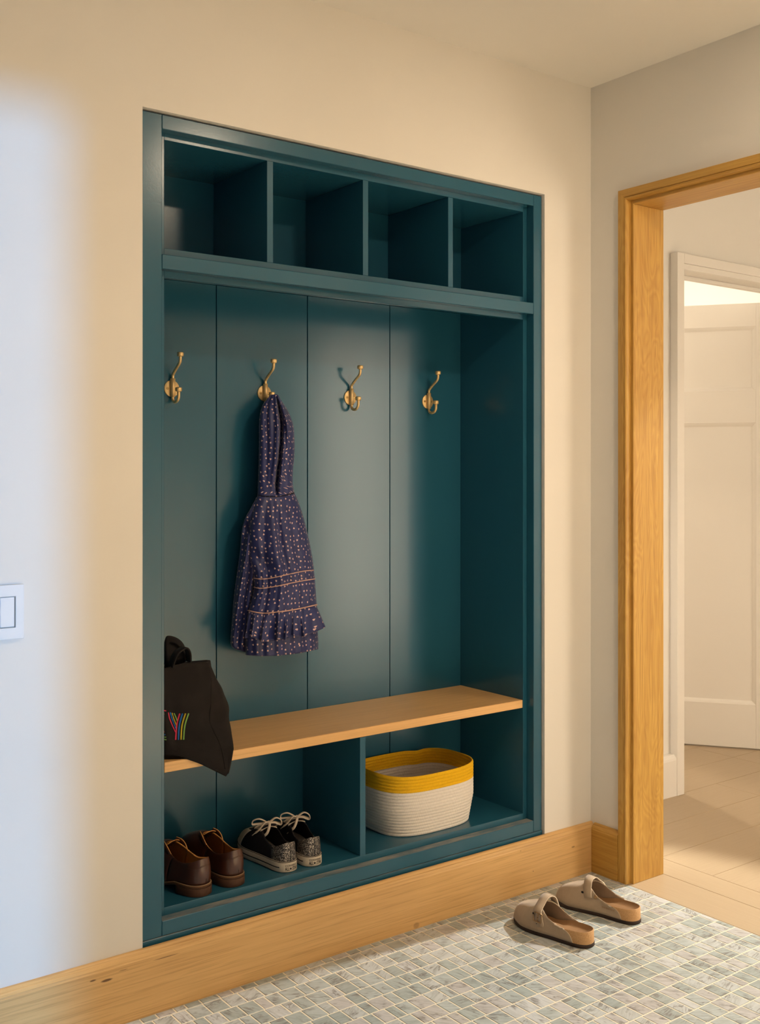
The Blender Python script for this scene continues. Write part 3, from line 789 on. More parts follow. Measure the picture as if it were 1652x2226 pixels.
# ---- suede clogs
def clog(loc, rot, mirror, label):
    e = empty('suede_clog', loc, label, 'shoe', 'taupe suede clogs on the mosaic floor', local=True); e.rotation_euler = (0, 0, rot)
    L = .256; sx = -1 if mirror else 1            # for the left clog the outer side is -x
    ol = outline(L, .092, mirror)
    spring = lambda p, z: z + max(0, (p.y-.20))**2*2.6
    slab('outsole', offset_outline(ol, .0012), 0.0, .0100, M['rubber'], e, 0, .0015, spring)
    rimz = lambda p: .0385 + .0035*math.exp(-((p.y)/.05)**2) - .012*max(0, min(1, (p.y-.085)/.05))
    inn = lambda p: .0065*max(0, min(1, (p.y-.075)/.03))        # the cork hides inside the suede towards the toe
    # cork midsole with a raised rim
    n = len(ol); vs, fs = [], []
    o_in = offset_outline(ol, -.0030); o_in2 = offset_outline(ol, -.011)
    for i in range(n):
        p = offset_outline(ol, -inn(ol[i]))[i]; vs.append((p.x, p.y, spring(p, .0098)))
    for i in range(n):
        p = offset_outline(ol, -inn(ol[i])-.0009)[i]; vs.append((p.x, p.y, rimz(p)-.0015))
    for i in range(n): p = offset_outline(ol, -inn(ol[i])-.0030)[i]; vs.append((p.x, p.y, rimz(p)))
    for r in range(2):
        for i in range(n): fs.append((r*n+i, r*n+(i+1) % n, (r+1)*n+(i+1) % n, (r+1)*n+i))
    ck = fix(mk('cork_midsole', vs, fs, M['cork'], e, True))
    vs, fs = [], []
    for k, (d, dz) in enumerate(((-.0030, 0), (-.0065, -.004), (-.013, -.010), (-.022, -.0125))):
        oo = offset_outline(ol, d)
        for i_, p in enumerate(oo):
            p = offset_outline(ol, d-inn(ol[i_]))[i_]; vs.append((p.x, p.y, rimz(p)+dz+ (.003 if abs(p.y-.12) < .03 and k == 3 else 0)))
    vs.append((0, .12, .030))
    for r in range(3):
        for i in range(n): fs.append((r*n+i, r*n+(i+1) % n, (r+1)*n+(i+1) % n, (r+1)*n+i))
    for i in range(n): fs.append((3*n+i, 3*n+(i+1) % n, 4*n))
    fix(mk('footbed', vs, fs, M['footbed'], e, True))
    # suede upper, open at the back
    R, Lf = 1, -1
    oo = offset_outline(ol, .0008)
    def pt(y, side, z): return Vector((at_y(oo, y, side), y, z))
    def toe_pts():
        idx = [i for i in range(n) if oo[i].y > .205]
        seq = sorted(idx, key=lambda i: math.atan2(oo[i].y-.19, oo[i].x)); return [oo[i] for i in seq]
    tp = toe_pts(); tz = .0102
    ys = (.038, .068, .100, .130, .158, .185)
    Pr = [pt(y, 1, tz) for y in ys]; Pl = [pt(y, -1, tz) for y in ys]
    pick = [tp[int(k*(len(tp)-1)/6)] for k in range(7)]
    Pm = [Vector((p.x, p.y, spring(p, tz))) for p in pick]
    # opening edge: low at the back, a tab near the instep, a dip in front
    ez = (.0395, .0450, .055, .068, .0745, .0755); ein = (.0005, .0015, .005, .011, .018, .024); ey = (.082, .100, .117, .132, .145, .153)
    Qr = [Vector((at_y(oo, y, 1)-d, y, z)) for y, z, d in zip(ey, ez, ein)]
    Ql = [Vector((at_y(oo, y, -1)+d, y, z)) for y, z, d in zip(ey, ez, ein)]
    mid = [(.012, .158, .0765), (.008, .161, .0768), (.004, .1625, .077), (0, .163, .077), (-.004, .1625, .077), (-.008, .161, .0768), (-.012, .158, .0765)]
    Qm = [Vector(m_) for m_ in mid]
    P = cat_open(Pr + Pm + Pl[::-1], 76); Q = cat_open(Qr + Qm + Ql[::-1], 76)
    vs, fs = loft_faces(P, Q, 16, False, 2.5, 1.45, lambda t: -.0105*math.exp(-((t-.5)/.17)**2), 1.7)
    up = part_from('upper', vs, fs, lambda k: True, [M['suede'], M['suede'], M['suede_edge']], e, .0030)
    from mathutils.bvhtree import BVHTree
    bv = BVHTree.FromPolygons(vs, fs)
    def on(x, y, off=.0015):
        h = bv.ray_cast(Vector((x, y, .3)), Vector((0, 0, -1)))
        if h[0] is None: return None
        nrm = h[1] if h[1].z > 0 else -h[1]
        return h[0] + nrm*off
    def side(y, z, sgn, off=.0015):
        h = bv.ray_cast(Vector((sgn*.2, y, z)), Vector((-sgn, 0, 0)))
        if h[0] is None: return Vector((sgn*.04, y, z))
        nrm = h[1] if h[1].x*sgn > 0 else -h[1]
        return h[0] + nrm*off
    out = -1*sx                                     # outer side sign
    # instep strap: from the inner side over the top to the outer side
    path = [side(.140, .046, -out), side(.143, .060, -out, .002), Vector((-out*.027, .146, .0840)), Vector((-out*.013, .148, .0935)), Vector((out*.006, .149, .0925)),
            Vector((out*.022, .148, .0820)), side(.146, .066, out, .003), side(.141, .052, out, .003), side(.136, .038, out, .0028), side(.133, .026, out, .002)]
    path = cat_open(path, 36); m = len(path); vs2, fs2 = [], []
    for i, p in enumerate(path):
        t = (path[min(i+1, m-1)]-path[max(i-1, 0)]).normalized(); wv = (Vector((0, 1, .10)) - t*Vector((0, 1, .1)).dot(t)).normalized()
        hw = .0118 if i < m-4 else .0118*(1-((i-(m-4))/4)**2*.75)
        vs2 += [p - wv*hw, p, p + wv*hw]
    for i in range(m-1):
        for k in range(2): fs2.append((i*3+k, i*3+k+1, i*3+k+4, i*3+k+3))
    st = mk('strap', vs2, fs2, [M['suede'], M['suede'], M['suede_edge']], e, True); mod_solid(st, .0026, 0, 1, 2)
    if not mirror:
        # buckle on the outer side
        c = side(.1415, .050, out, .0062); a = side(.1405, .063, out, .0062); ax = (a-c).normalized(); wv = Vector((0, 1, 0)); wv = (wv-ax*wv.dot(ax)).normalized()
        fr = [c+ax*.011+wv*.0125, c+ax*.011-wv*.0125, c-ax*.011-wv*.0125, c-ax*.011+wv*.0125]
        bkl = tube('buckle', fr, .0016, M['brass_dark'], e, 8, closed=True)
        tube('prong', [c+ax*.011, c-ax*.011], .0011, M['brass_dark'], st_parent(e, bkl), 8)
        for dz in (.012, -.004): lathe_at('strap_hole', c - ax*(dz+.004), ax.cross(wv), .0011, M['black'], e)
    r = side(.118, .052, -out, .0012); lathe_at('rivet', r, Vector((-out, -.15, .2)), .0052, M['brass_dark'], e)
    # cut slot beside the strap root
    for sgn in (out, -out):
        c = side(.158, .0555 if sgn == out else .057, sgn, .0006); d = (side(.166, .0555, sgn, .0006)-c)
        lathe_at('slot', c, Vector((sgn, .1, .55)), .0045, M['black'], e, .62)
    if mirror:
        text_on(e, 'BIRKENSTOCK', lambda x, z: side(.098 - x, .028 + z, -out, .0009), .0062, M['footbed'], 'embossed_lettering')
    return e
def st_parent(e, o): return o if o.get('local') else (o.__setitem__('local', 1) or o)
def lathe_at(name, c, nrm, r, mat, parent, squash=1.0):
    nrm = Vector(nrm).normalized(); q = nrm.to_track_quat('Z', 'Y'); vs, fs = [], []; seg = 16
    for (rr, h) in ((r, -.0008), (r, .0006), (r*.8, .0011), (r*.25, .0011)):
        for k in range(seg):
            a = 2*PI*k/seg; vs.append(c + q @ Vector((rr*math.cos(a), rr*math.sin(a)*squash, h)))
    for i in range(3):
        for k in range(seg): fs.append((i*seg+k, i*seg+(k+1) % seg, (i+1)*seg+(k+1) % seg, (i+1)*seg+k))
    fs += [tuple(range(seg)), tuple(3*seg+k for k in range(seg))]
    return fix(mk(name, vs, fs, mat, parent, True))
def text_mesh(body, size, bold=0):
    c = bpy.data.curves.new('t', 'FONT'); c.body = body; c.size = size; c.align_x = 'LEFT'; c.offset = bold
    c.resolution_u = 3
    o = bpy.data.objects.new('t', c); COL.objects.link(o)
    dg = bpy.context.evaluated_depsgraph_get(); me = bpy.data.meshes.new_from_object(o.evaluated_get(dg))
    bpy.data.objects.remove(o); return me
def text_on(parent, body, fn, size, mat, name, bold=0, xs=1.0):
    """flat lettering laid on a surface: fn(x, z) -> point"""
    me = text_mesh(body, size, bold); bm = bmesh.new(); bm.from_mesh(me)
    bmesh.ops.triangulate(bm, faces=bm.faces)
    for v in bm.verts: v.co = fn(v.co.x*xs, v.co.y)
    bm.to_mesh(me); bm.free(); me.materials.clear(); me.materials.append(mat); me.name = name
    o = bpy.data.objects.new(name, me); COL.objects.link(o); o.parent = parent
    return o
clog((-.4235, -.386, 0), math.radians(7.5), False, 'taupe suede clog with a buckle, nearer to the camera on the tiles')
clog((-.2050, -.3625, 0), math.radians(12.0), True, 'taupe suede clog nearer to the oak door frame, lettering stamped on its side')

# ---- brown leather lace-up shoes
LOWF = .2137
def leather_shoe(loc, rot, mirror, label):
    e = empty('leather_shoe', loc, label, 'shoe', 'brown leather shoes under the bench', local=True); e.rotation_euler = (0, 0, rot)
    L = .268; ol = outline(L, .092, mirror, 84); n = len(ol)
    big = offset_outline(ol, .0042)
    hp = [p for p in big if p.y < .075]
    # heel block: rear part of the outline closed with a straight front
    hi = sorted(hp, key=lambda p: math.atan2(p.y-.05, p.x) if False else 0)
    i0 = [i for i in range(n) if big[i].y < .072]; a = [i for i in i0 if i < n/2]; b = [i for i in i0 if i >= n/2]
    hout = [big[i] for i in b] + [big[i] for i in a]
    slab('heel', hout, 0, .0200, M['heelstack'], e, 0, .0012)
    slab('sole', big, .0140, .0205, M['heelstack'], e, 0, .0012) if False else None
    slab('sole', offset_outline(big, -.0006), .0202, .0235, M['heelstack'], e, 0, .0008, lambda p, z: z - .0135*max(0, min(1, (p.y-.075)/.05)))
    drop = lambda p, z: z - .0135*max(0, min(1, (p.y-.075)/.05))
    slab('welt', offset_outline(big, -.0002), .0236, .0272, M['welt'], e, .0006, .0008, drop)
    # stitches on the welt
    vs, fs = [], []; sto = offset_outline(ol, .0022); N = len(sto)
    for i in range(N):
        for h in (0.1, .6):
            p = sto[i]+(sto[(i+1) % N]-sto[i])*h; q = sto[i]+(sto[(i+1) % N]-sto[i])*(h+.34); d = (q-p).normalized(); s = Vector((d.y, -d.x, 0))*.0004
            z = drop(p, .0273); k = len(vs)
            vs += [(*(p-s).xy, z), (*(p+s).xy, z), (*(q+s).xy, z), (*(q-s).xy, z), (*(p-s*.4).xy, z+.0005), (*(p+s*.4).xy, z+.0005), (*(q+s*.4).xy, z+.0005), (*(q-s*.4).xy, z+.0005)]
            fs += [(k+4, k+5, k+6, k+7), (k, k+1, k+5, k+4), (k+1, k+2, k+6, k+5), (k+2, k+3, k+7, k+6), (k+3, k, k+4, k+7)]
    mk('welt_stitching', vs, fs, M['thread'], e)
    # upper
    z0 = .0272; P = [Vector((p.x, p.y, drop(p, z0))) for p in offset_outline(ol, -.0012)]
    Qc = [(0, .0035, .0900), (.0165, .0080, .0885), (.0255, .030, .0800), (.0265, .060, .0745), (.0265, .088, .0800), (.0235, .112, .0905), (.0165, .130, .0990), (.0085, .139, .1015), (0, .141, .1020)]
    Qc = Qc + [(-x, y, z) for x, y, z in Qc[-2:0:-1]]
    Pi = [0, 4.5, 9, 14.5, 20, 26, 31, 36, 42]; 
    Pi = Pi + [84-q for q in Pi[-2:0:-1]]
    Q0 = cat_closed([Vector(q) for q in Qc], 240)
    Q = []
    m = len(Qc)
    for i in range(n):
        # find control span
        for k in range(m):
            a_, b_ = Pi[k], (Pi[k+1] if k+1 < m else 84)
            if a_ <= i <= b_:
                t = (i-a_)/(b_-a_); x = (k+t)*240/m; j = int(x); f = x-j
                Q.append(Q0[j % 240]*(1-f) + Q0[(j+1) % 240]*f); break
    heel_b = lambda t: .0
    vs, fs = loft_faces(P, Q, 16, True, 1.9, 1.35)
    # back of the heel bulges a little outwards
    for v in vs:
        if v.y < .05:
            h = (v.z-.027)/.06; k = math.sin(PI*max(0, min(1, h*.9+.1)))*.0045*(1-v.y/.05)
            c = Vector((0, .04, v.z)); d = (v-c); v += d.normalized()*k
    mats = [M['leather'], M['lining'], M['lining_edge']]
    part_from('vamp', vs, fs, lambda k: P[k % n].y > .112, mats, e, .0028)
    part_from('quarter', vs, fs, lambda k: P[k % n].y <= .112, mats, e, .0030)
    # heel counter seams
    from mathutils.bvhtree import BVHTree
    bv = BVHTree.FromPolygons(vs, fs)
    def surf(ang, z, off=.0006):
        d = Vector((math.sin(ang), -math.cos(ang), 0)); h = bv.ray_cast(Vector((0, .05, z))+d*.2, -d)
        if h[0] is None: return Vector((0, .05, z))+d*.03
        return h[0] + d*off
    for dz in (0, .0022): tube('counter_seam', [surf(a*.1, .0735+dz-.0009*abs(a)) for a in range(-13, 14)], .00045, M['heelstack'], e, 6)
    tube('back_seam', [surf(0, .030+.002*k) for k in range(0, 7)], .00045, M['heelstack'], e, 6)
    # insole, tongue
    slab('insole', [Vector((p.x*.82, p.y*.96+.006, 0)) for p in ol], .0300, .0335, M['insole'], e, 0, .001, lambda p, z: z - .009*max(0, min(1, (p.y-.08)/.06)))
    tg = []; fsx = []
    for k in range(9):
        t = k/8; y = .168-.050*t; z = .0820+.0275*t; hw = .020-.002*t
        for j in range(7):
            s = j/3-1; tg.append(Vector((s*hw, y+.004*s*s, z-.006*s*s)))
    for k in range(8):
        for j in range(6): fsx.append((k*7+j, k*7+j+1, (k+1)*7+j+1, (k+1)*7+j))
    to = mk('tongue', tg, fsx, [M['leather'], M['lining'], M['lining_edge']], e, True); mod_solid(to, .002, 0, 1, 2)
    # eyestay flap standing up on the left of the throat
    s_ = -1
    fl_ = [Vector((s_*.024, .098, .080)), Vector((s_*.0265, .108, .094)), Vector((s_*.0250, .122, .1045)), Vector((s_*.0200, .137, .1085))]
    fb_ = [Vector((s_*.0260, .102, .0735)), Vector((s_*.0285, .113, .083)), Vector((s_*.0260, .130, .091)), Vector((s_*.0190, .146, .0945))]
    a1, a2 = cat_open(fl_, 12), cat_open(fb_, 12)
    fv = a1 + a2; ff_ = [(i, i+1, 13+i+1, 13+i) for i in range(12)]
    fo = mk('eyestay', fv, ff_, [M['leather'], M['lining'], M['lining_edge']], e, True); mod_solid(fo, .0022, 0, 1, 2)
    a1m = [Vector((-p.x, p.y, p.z)) for p in a1]; a2m = [Vector((-p.x, p.y, p.z)) for p in a2]
    fo = mk('eyestay', a1m+a2m, ff_, [M['leather'], M['lining'], M['lining_edge']], e, True); mod_solid(fo, .0022, 0, 1, 2)
    for k in range(3):
        y = .146+.010*k; z = .0925-.006*k
        tube('lace', smoothpath([(-.019, y, z-.004), (-.008, y+.001, z+.003), (.008, y+.001, z+.003), (.019, y, z-.004)], 4), .0016, M['heelstack'], e, 8)
    return e
leather_shoe((-1.3290, .0480, LOWF), math.radians(12.5), False, 'brown leather shoe nearest the left side of the teal locker')
leather_shoe((-1.2360, .0530, LOWF), math.radians(6.5), True, 'brown leather shoe standing next to the black sneakers')

# ---- black glitter sneakers
def sneaker(loc, rot, mirror, label):
    e = empty('sneaker', loc, label, 'shoe', 'black glitter sneakers under the bench', local=True); e.rotation_euler = (0, 0, rot)
    L = .248; ol = outline(L, .088, mirror, 84); n = len(ol)
    spring = lambda p, z: z + max(0, p.y-.185)**2*2.2
    slab('rubber_sole', ol, 0.0005, .0275, M['rubber_white'], e, .0004, .0018, spring)
    slab('tread', offset_outline(ol, -.0025), 0.0, .003, M['welt'], e, 0, .0006, spring)
    lab = 9 if True else 0                           # outline steps left free for the heel label
    band_between('sole_stripe', ol, .0005, .0118, .0140, M['black'], e, 8, n-8, spring)
    band_between('foxing_line', ol, .0004, .0262, .0274, M['black'], e, None, None, spring)
    z0 = .0268; P = [Vector((p.x, p.y, spring(p, z0))) for p in offset_outline(ol, -.0022)]
    Qc = [(0, .0060, .0760), (.0155, .0105, .0745), (.0235, .032, .0640), (.0245, .058, .0590), (.0250, .082, .0660), (.0235, .098, .0790), (.0170, .112, .0840), (.0120, .140, .0740), (0.0, .166, .0600)]
    Qc = Qc + [(-x, y, z) for x, y, z in Qc[-2:0:-1]]
    Pi = [0, 4.5, 9, 14, 18.5, 23, 27.5, 34, 42]; Pi = Pi + [84-q for q in Pi[-2:0:-1]]
    Q0 = cat_closed([Vector(q) for q in Qc], 240); Q = []; m = len(Qc)
    for i in range(n):
        for k in range(m):
            a_, b_ = Pi[k], (Pi[k+1] if k+1 < m else 84)
            if a_ <= i <= b_:
                t = (i-a_)/(b_-a_); x = (k+t)*240/m; j = int(x); f = x-j
                Q.append(Q0[j % 240]*(1-f) + Q0[(j+1) % 240]*f); break
    vs, fs = loft_faces(P, Q, 16, True, 1.95, 1.35, lambda t: .006*math.exp(-((t-.5)/.10)**2))
    mats = [M['canvas'], M['canvas'], M['canvas']]
    cap_ = lambda k: P[k % n].y > .196 and k//n < 10
    part_from('heel_panel', vs, fs, lambda k: P[k % n].y <= .052, [M['glitter'], M['canvas'], M['glitter']], e, .0024)
    part_from('canvas_upper', vs, fs, lambda k: P[k % n].y > .052 and not cap_(k), mats, e, .0024)
    part_from('toe_cap', vs, fs, cap_, [M['rubber_white'], M['canvas'], M['rubber_white']], e, .0030)
    from mathutils.bvhtree import BVHTree
    bv = BVHTree.FromPolygons(vs, fs)
    def on(x, y, off=.0015):
        h = bv.ray_cast(Vector((x, y, .3)), Vector((0, 0, -1)))
        return (h[0] + Vector((0, 0, off))) if h[0] is not None else Vector((x, y, .07))
    def surf(ang, z, off=.0004):
        d = Vector((math.sin(ang), -math.cos(ang), 0)); h = bv.ray_cast(Vector((0, .05, z))+d*.2, -d)
        return h[0] + d*off if h[0] is not None else Vector((0, .05, z))+d*.03
    tube('heel_tape', [surf(0, .029+.0035*k, .0006) for k in range(13)], .0016, M['glitter'], e, 6)
    # tongue
    tg, fx = [], []
    for k in range(10):
        t = k/9; y = .176-.074*t; z = .0585+.040*t - .006*math.sin(PI*t); hw = .014+.006*t
        for j in range(7):
            s = j/3-1; tg.append(Vector((s*hw, y+.003*s*s, z-.005*s*s)))
    for k in range(9):
        for j in range(6): fx.append((k*7+j, k*7+j+1, (k+1)*7+j+1, (k+1)*7+j))
    to = mk('tongue', tg, fx, mats, e, True); mod_solid(to, .002, 0)
    # eyelets and lace bars
    rows = [(.112, .0205), (.124, .0195), (.136, .0180), (.148, .0165)]
    for y, x in rows:
        for s in (-1, 1):
            q = on(s*(x+.004), y, .0006); lathe_at('eyelet', q, Vector((s*.6, .25, 1)), .0026, M['eyelet'], e)
        a, b = on(-x-.004, y, .0016), on(x+.004, y, .0016); zc = max(a.z, b.z)+.0050
        tube('lace_bar', smoothpath([a, Vector((-x*.45, y+.001, zc)), Vector((x*.45, y+.001, zc)), b], 5), .0040, M['lace'], e, 8, flat=.4)
    # bow
    k0 = Vector((0.0, .113, .0985))
    lathe_at('bow_knot', k0 + Vector((0, 0, .001)), Vector((0, .2, 1)), .0052, M['lace'], e)
    def bow(pts): tube('bow_loop', smoothpath([k0 + Vector(p) for p in pts], 6), .0046, M['lace'], e, 8, flat=.38)
    bow([(0, 0, 0), (-.020, .010, .012), (-.034, .020, .008), (-.036, .022, -.002), (-.022, .014, -.001), (0, 0, .002)])
    bow([(0, 0, 0), (.020, -.004, .011), (.034, -.008, .004), (.036, -.006, -.008), (.022, 0, -.003), (0, 0, .002)])
    def end(pts):
        t_ = tube('lace_end', smoothpath([k0 + Vector(p) for p in pts], 6), .0036, M['lace'], e, 8, flat=.45); t_['local'] = 1
        q = k0 + Vector(pts[-1]); q2 = q + (q - (k0+Vector(pts[-2]))).normalized()*.013
        tube('aglet', [q, q2], .0012, M['rubber_white'], t_, 8)
    end([(0, 0, .001), (-.014, -.004, .004), (-.028, .000, -.012), (-.034, .010, -.022)])
    end([(0, 0, .001), (-.006, -.016, .000), (-.016, -.020, -.018), (-.024, -.010, -.030)])
    # heel label
    oo = offset_outline(ol, .0008)
    import bisect
    def arc(s, z):
        """s: signed arc length from the middle of the heel, to the right seen from behind"""
        sgn = 1 if s >= 0 else -1; rem = abs(s); i = 0
        while True:
            a, b = oo[(sgn*i) % n], oo[(sgn*(i+1)) % n]; l = (b-a).length
            if l >= rem: p = a+(b-a)*(rem/l); return Vector((p.x, p.y, z))
            rem -= l; i += 1
    lv, lf = [], []
    oo_b = oo
    for k in range(17):
        s = -.0215+.043*k/16; a = arc(s, .0045); b = arc(s, .0232); lv += [a-Vector((0, -.0003, 0)), b-Vector((0, -.0003, 0))]
    for k in range(16): lf.append((k*2, k*2+2, k*2+3, k*2+1))
    lb = mk('heel_label', lv, lf, M['rubber_white'], e, True); lb['local'] = 1
    oo = offset_outline(ol, .0013)
    text_on(lb, 'CONVERSE', lambda x, z: arc(-.0185 + x, .0163 + z), .0062, M['black'], 'lettering', .00008, 1.16)
    text_on(lb, 'ALL', lambda x, z: arc(-.0185 + x, .0062 + z), .0118, M['black'], 'lettering', .00022, .62)
    text_on(lb, 'STAR', lambda x, z: arc(.0020 + x, .0062 + z), .0118, M['black'], 'lettering', .00022, .62)
    sv = [arc(-.0030, .0102)]
    for k in range(10):
        a = PI/2 + PI*k/5; r = .0042 if k % 2 == 0 else .0017
        sv.append(arc(-.0030 + r*math.cos(a), .0102 + r*math.sin(a)))
    mk('star_mark', sv, [(0, 1+k, 1+(k+1) % 10) for k in range(10)], M['black'], lb)
    return e
sneaker((-1.0785, .0520, LOWF), math.radians(1.0), False, 'black sneaker with white toe cap, left one of the pair, beside the brown shoes')
sneaker((-1.0065, .0480, LOWF), math.radians(-6.0), True, 'black sneaker with a glitter heel, nearer to the teal divider under the bench')

# ------------------------------------------------------------------ black tote bag on the bench
from mathutils.bvhtree import BVHTree
BX = -1.4365
def Lp(v, y): q = ony(380, v, y); return Vector((BX, y, q.z))
def tote():
    b = empty('tote_bag', (-1.39, .12, .559), 'slouched black cotton tote bag with a rainbow striped Y, on the bench', 'bag')
    rows = [  # left edge (v, y), then (u, v, y) of middle, crease and right side, then y of the back
        ((1452, .115), (402, 1441, .130), (453, 1435, .150), (456, 1436, .165), .175),
        ((1470, .105), (403, 1465, .110), (456, 1458, .138), (460, 1464, .185), .200),
        ((1500, .095), (404, 1500, .092), (457, 1495, .125), (479, 1497, .215), .235),
        ((1540, .085), (405, 1540, .078), (456, 1535, .108), (494.5, 1535, .215), .240),
        ((1575, .078), (405, 1575, .068), (454.5, 1568, .090), (495, 1563, .190), .230),
        ((1600, .072), (406, 1600, .060), (464, 1591, .072), (499, 1590, .130), .200),
        ((1622, .068), (407, 1622, .050), (476, 1615, .050), (504, 1618, .070), .160),
        ((1634, .066), (409, 1641, .0405), (484, 1642, .036), (503.5, 1641, .036), .100)]
    n = 0; G = []
    for (lv, ly), m, k, r, yb in rows:
        l = Lp(lv, ly); M_, K_, R_2 = ony(*m), ony(*k), ony(*r)
        back = [Vector((R_2.x*.6+K_.x*.4, yb, R_2.z)), Vector((M_.x, yb+.005, (R_2.z+l.z)/2)), Vector((BX, yb, l.z))]
        mid1 = (l+M_)/2 + Vector((0, -.003, 0)); mid2 = (M_+K_)/2 + Vector((0, -.006, 0)); mid3 = (K_+R_2)/2 + Vector((.006, -.014, 0))*min(1, max(0, (K_-R_2).length-.02)/.07)
        G.append([l, mid1, M_, mid2, K_, mid3, R_2] + back)
    # hanging corner in front of the bench edge
    tipK, tipR, tipM = ony(491, 1687, .020), ony(496.5, 1678, .026), ony(447, 1664, .034)
    tl = ony(425, 1656.5, .0370)
    last = [Lp(1637, .060), ony(386, 1641, .052), ony(407, 1649.5, .0385), tl*.4+tipM*.6, tipK, (tipK+tipR)/2, tipR, Vector((tipR.x-.01, .0385, tipR.z+.012)), Vector((ony(407, 1649, .0385).x, .0395, .5595)), Vector((BX, .075, .5590))]
    G.append(last)
    for row in G[:-1]:
        for q in row: q.z = max(q.z, .5600) if q.y > .0402 else q.z
    for q in G[-1]:
        if q.y > .0402: q.z = max(q.z, .5592)
    # smooth surface through the grid (crease kept by doubling)
    S = 5; cols = len(G[0]); rowsn = len(G)
    def cr(p0, p1, p2, p3, t): return .5*((2*p1) + (p2-p0)*t + (2*p0-5*p1+4*p2-p3)*t*t + (3*p1-p0-3*p2+p3)*t**3)
    fine = []
    for c in range(cols):
        col = []
        for r in range(rowsn-1):
            p = [G[max(r-1, 0)][c], G[r][c], G[r+1][c], G[min(r+2, rowsn-1)][c]]
            for k in range(S): col.append(cr(*p, k/S))
        col.append(G[-1][c]); fine.append(col)
    nr = len(fine[0]); vs, fs = [], []; T_ = 4; ncol = cols*T_
    for r in range(nr):
        for c in range(cols):
            p = [fine[(c-1) % cols][r], fine[c][r], fine[(c+1) % cols][r], fine[(c+2) % cols][r]]
            sharp = (c in (4,)) or ((c+1) % cols in (4,)) or c >= 6
            for k in range(T_):
                t = k/T_
                q = p[1].lerp(p[2], t) if sharp else cr(*p, t)
                vs.append(q)
    for r in range(nr-1):
        for c in range(ncol): fs.append((r*ncol+c, r*ncol+(c+1) % ncol, (r+1)*ncol+(c+1) % ncol, (r+1)*ncol+c))
    fs.append(tuple((nr-1)*ncol+c for c in range(ncol)))
    for i, v in enumerate(vs):       # soft wrinkles
        r_, c_ = divmod(i, ncol)
        if c_ < 6*T_ and 2 < r_ < nr-8: v.y += .0022*math.sin(v.x*60+v.z*45) + .0016*math.sin(v.z*110-v.x*30)
    body = fix(mk('body', vs, fs, M['black_bag'], b, True)); mod_solid(body, .003, 0)
    bv = BVHTree.FromPolygons(vs, fs)
    def hit(u, v, off=.0021):
        d = ray(u, v).normalized(); h = bv.ray_cast(CAMP, d)
        if h[0] is None: return None
        nn = h[1] if h[1].dot(d) < 0 else -h[1]
        return h[0] + nn*off
    # raised seams
    for pts, nm in (([(457.5, 1475), (457.5, 1500), (456.5, 1535), (455, 1568), (464, 1591), (476, 1615), (484, 1642), (489, 1672)], 'side_seam'),):
        P = [hit(*q, .0015) for q in pts]; P = [p for p in P if p is not None]
        tube(nm, smoothpath(P, 5), .0016, M['black_bag'], b, 6)
    # top hem
    P = [hit(q, v, .001) for q, v in ((372, 1449), (402, 1444), (430, 1441), (451, 1439))]
    P = [p for p in P if p is not None]
    if len(P) > 2: tube('hem', smoothpath(P, 4), .0022, M['black_bag'], b, 6)
    def ribbon(name, pts, wpx, mat):
        Z = lambda p: (345+p[0]/9.72, 1530+p[1]/9.72)
        q = [Vector((*Z(p), 0)) for p in pts]; q = smoothpath(q, 5) if len(q) > 2 else cat_open(q, 6)
        vs, fs = [], []
        for i, p in enumerate(q):
            t = (q[min(i+1, len(q)-1)]-q[max(i-1, 0)]).normalized(); s = Vector((-t.y, t.x, 0))*wpx/2
            a, c = hit((p-s).x, (p-s).y), hit((p+s).x, (p+s).y)
            if a is None or c is None: continue
            vs += [a, c]
        m = len(vs)//2
        for i in range(m-1): fs.append((2*i, 2*i+1, 2*i+3, 2*i+2))
        if fs: o = mk(name, vs, fs, mat, pr); mod_solid(o, .0006, 0)
    pr = empty('striped_letter', b.location); pr.parent = b; pr.location = (0, 0, 0)
    # children of the print hold world coordinates
    class _P: pass
    def add(nm, pts, wpx=2.9):
        ribbon('letter_stripe', pts, wpx, M['p_'+nm])
    add('red', [(440, 205), (385, 400), (362, 560), (350, 765)], 3.0); add('blue', [(498, 205), (440, 400), (415, 560), (408, 765)])
    add('yellow', [(560, 205), (500, 400), (472, 560), (464, 765)]); add('green', [(625, 205), (560, 400), (530, 560), (519, 765)])
    add('red', [(190, 180), (215, 310), (280, 470), (342, 595)], 2.2); add('blue', [(232, 180), (275, 330), (330, 460), (358, 530)], 2.4)
    add('yellow', [(270, 190), (320, 330), (368, 460)], 2.2); add('green', [(320, 195), (360, 290), (386, 365)], 2.2)
    add('red', [(85, 135), (150, 150)], 2.2); add('yellow', [(80, 205), (108, 215)], 1.8); add('green', [(80, 262), (104, 268)], 1.8)
    add('red', [(80, 588), (132, 590)], 2.2); add('blue', [(80, 640), (140, 652)], 2.0); add('green', [(80, 688), (152, 704)], 2.2); add('green', [(100, 738), (158, 756)], 2.0)
    for o in list(pr.children): o.location = -b.location
    # handles: flat straps rising from the top
    def strap(pts, wdt, nm):
        q = smoothpath([ony(*p) for p in pts], 6); vs, fs = [], []
        for i, p in enumerate(q): vs += [p - Vector((0, wdt/2, 0)), p + Vector((0, wdt/2, 0))]
        for i in range(len(q)-1): fs.append((2*i, 2*i+1, 2*i+3, 2*i+2))
        o = mk(nm, vs, fs, M['black_bag'], b, True); mod_solid(o, .004, 0); return o
    strap([(371, 1450, .125), (380, 1424, .120), (392, 1412, .120), (403, 1408, .125), (409.5, 1420, .130), (410, 1438, .135)], .026, 'handle')
    strap([(362, 1462, .19), (357, 1420, .18), (366, 1398, .17), (382, 1400, .16), (396, 1420, .155), (400, 1436, .15)], .022, 'handle')
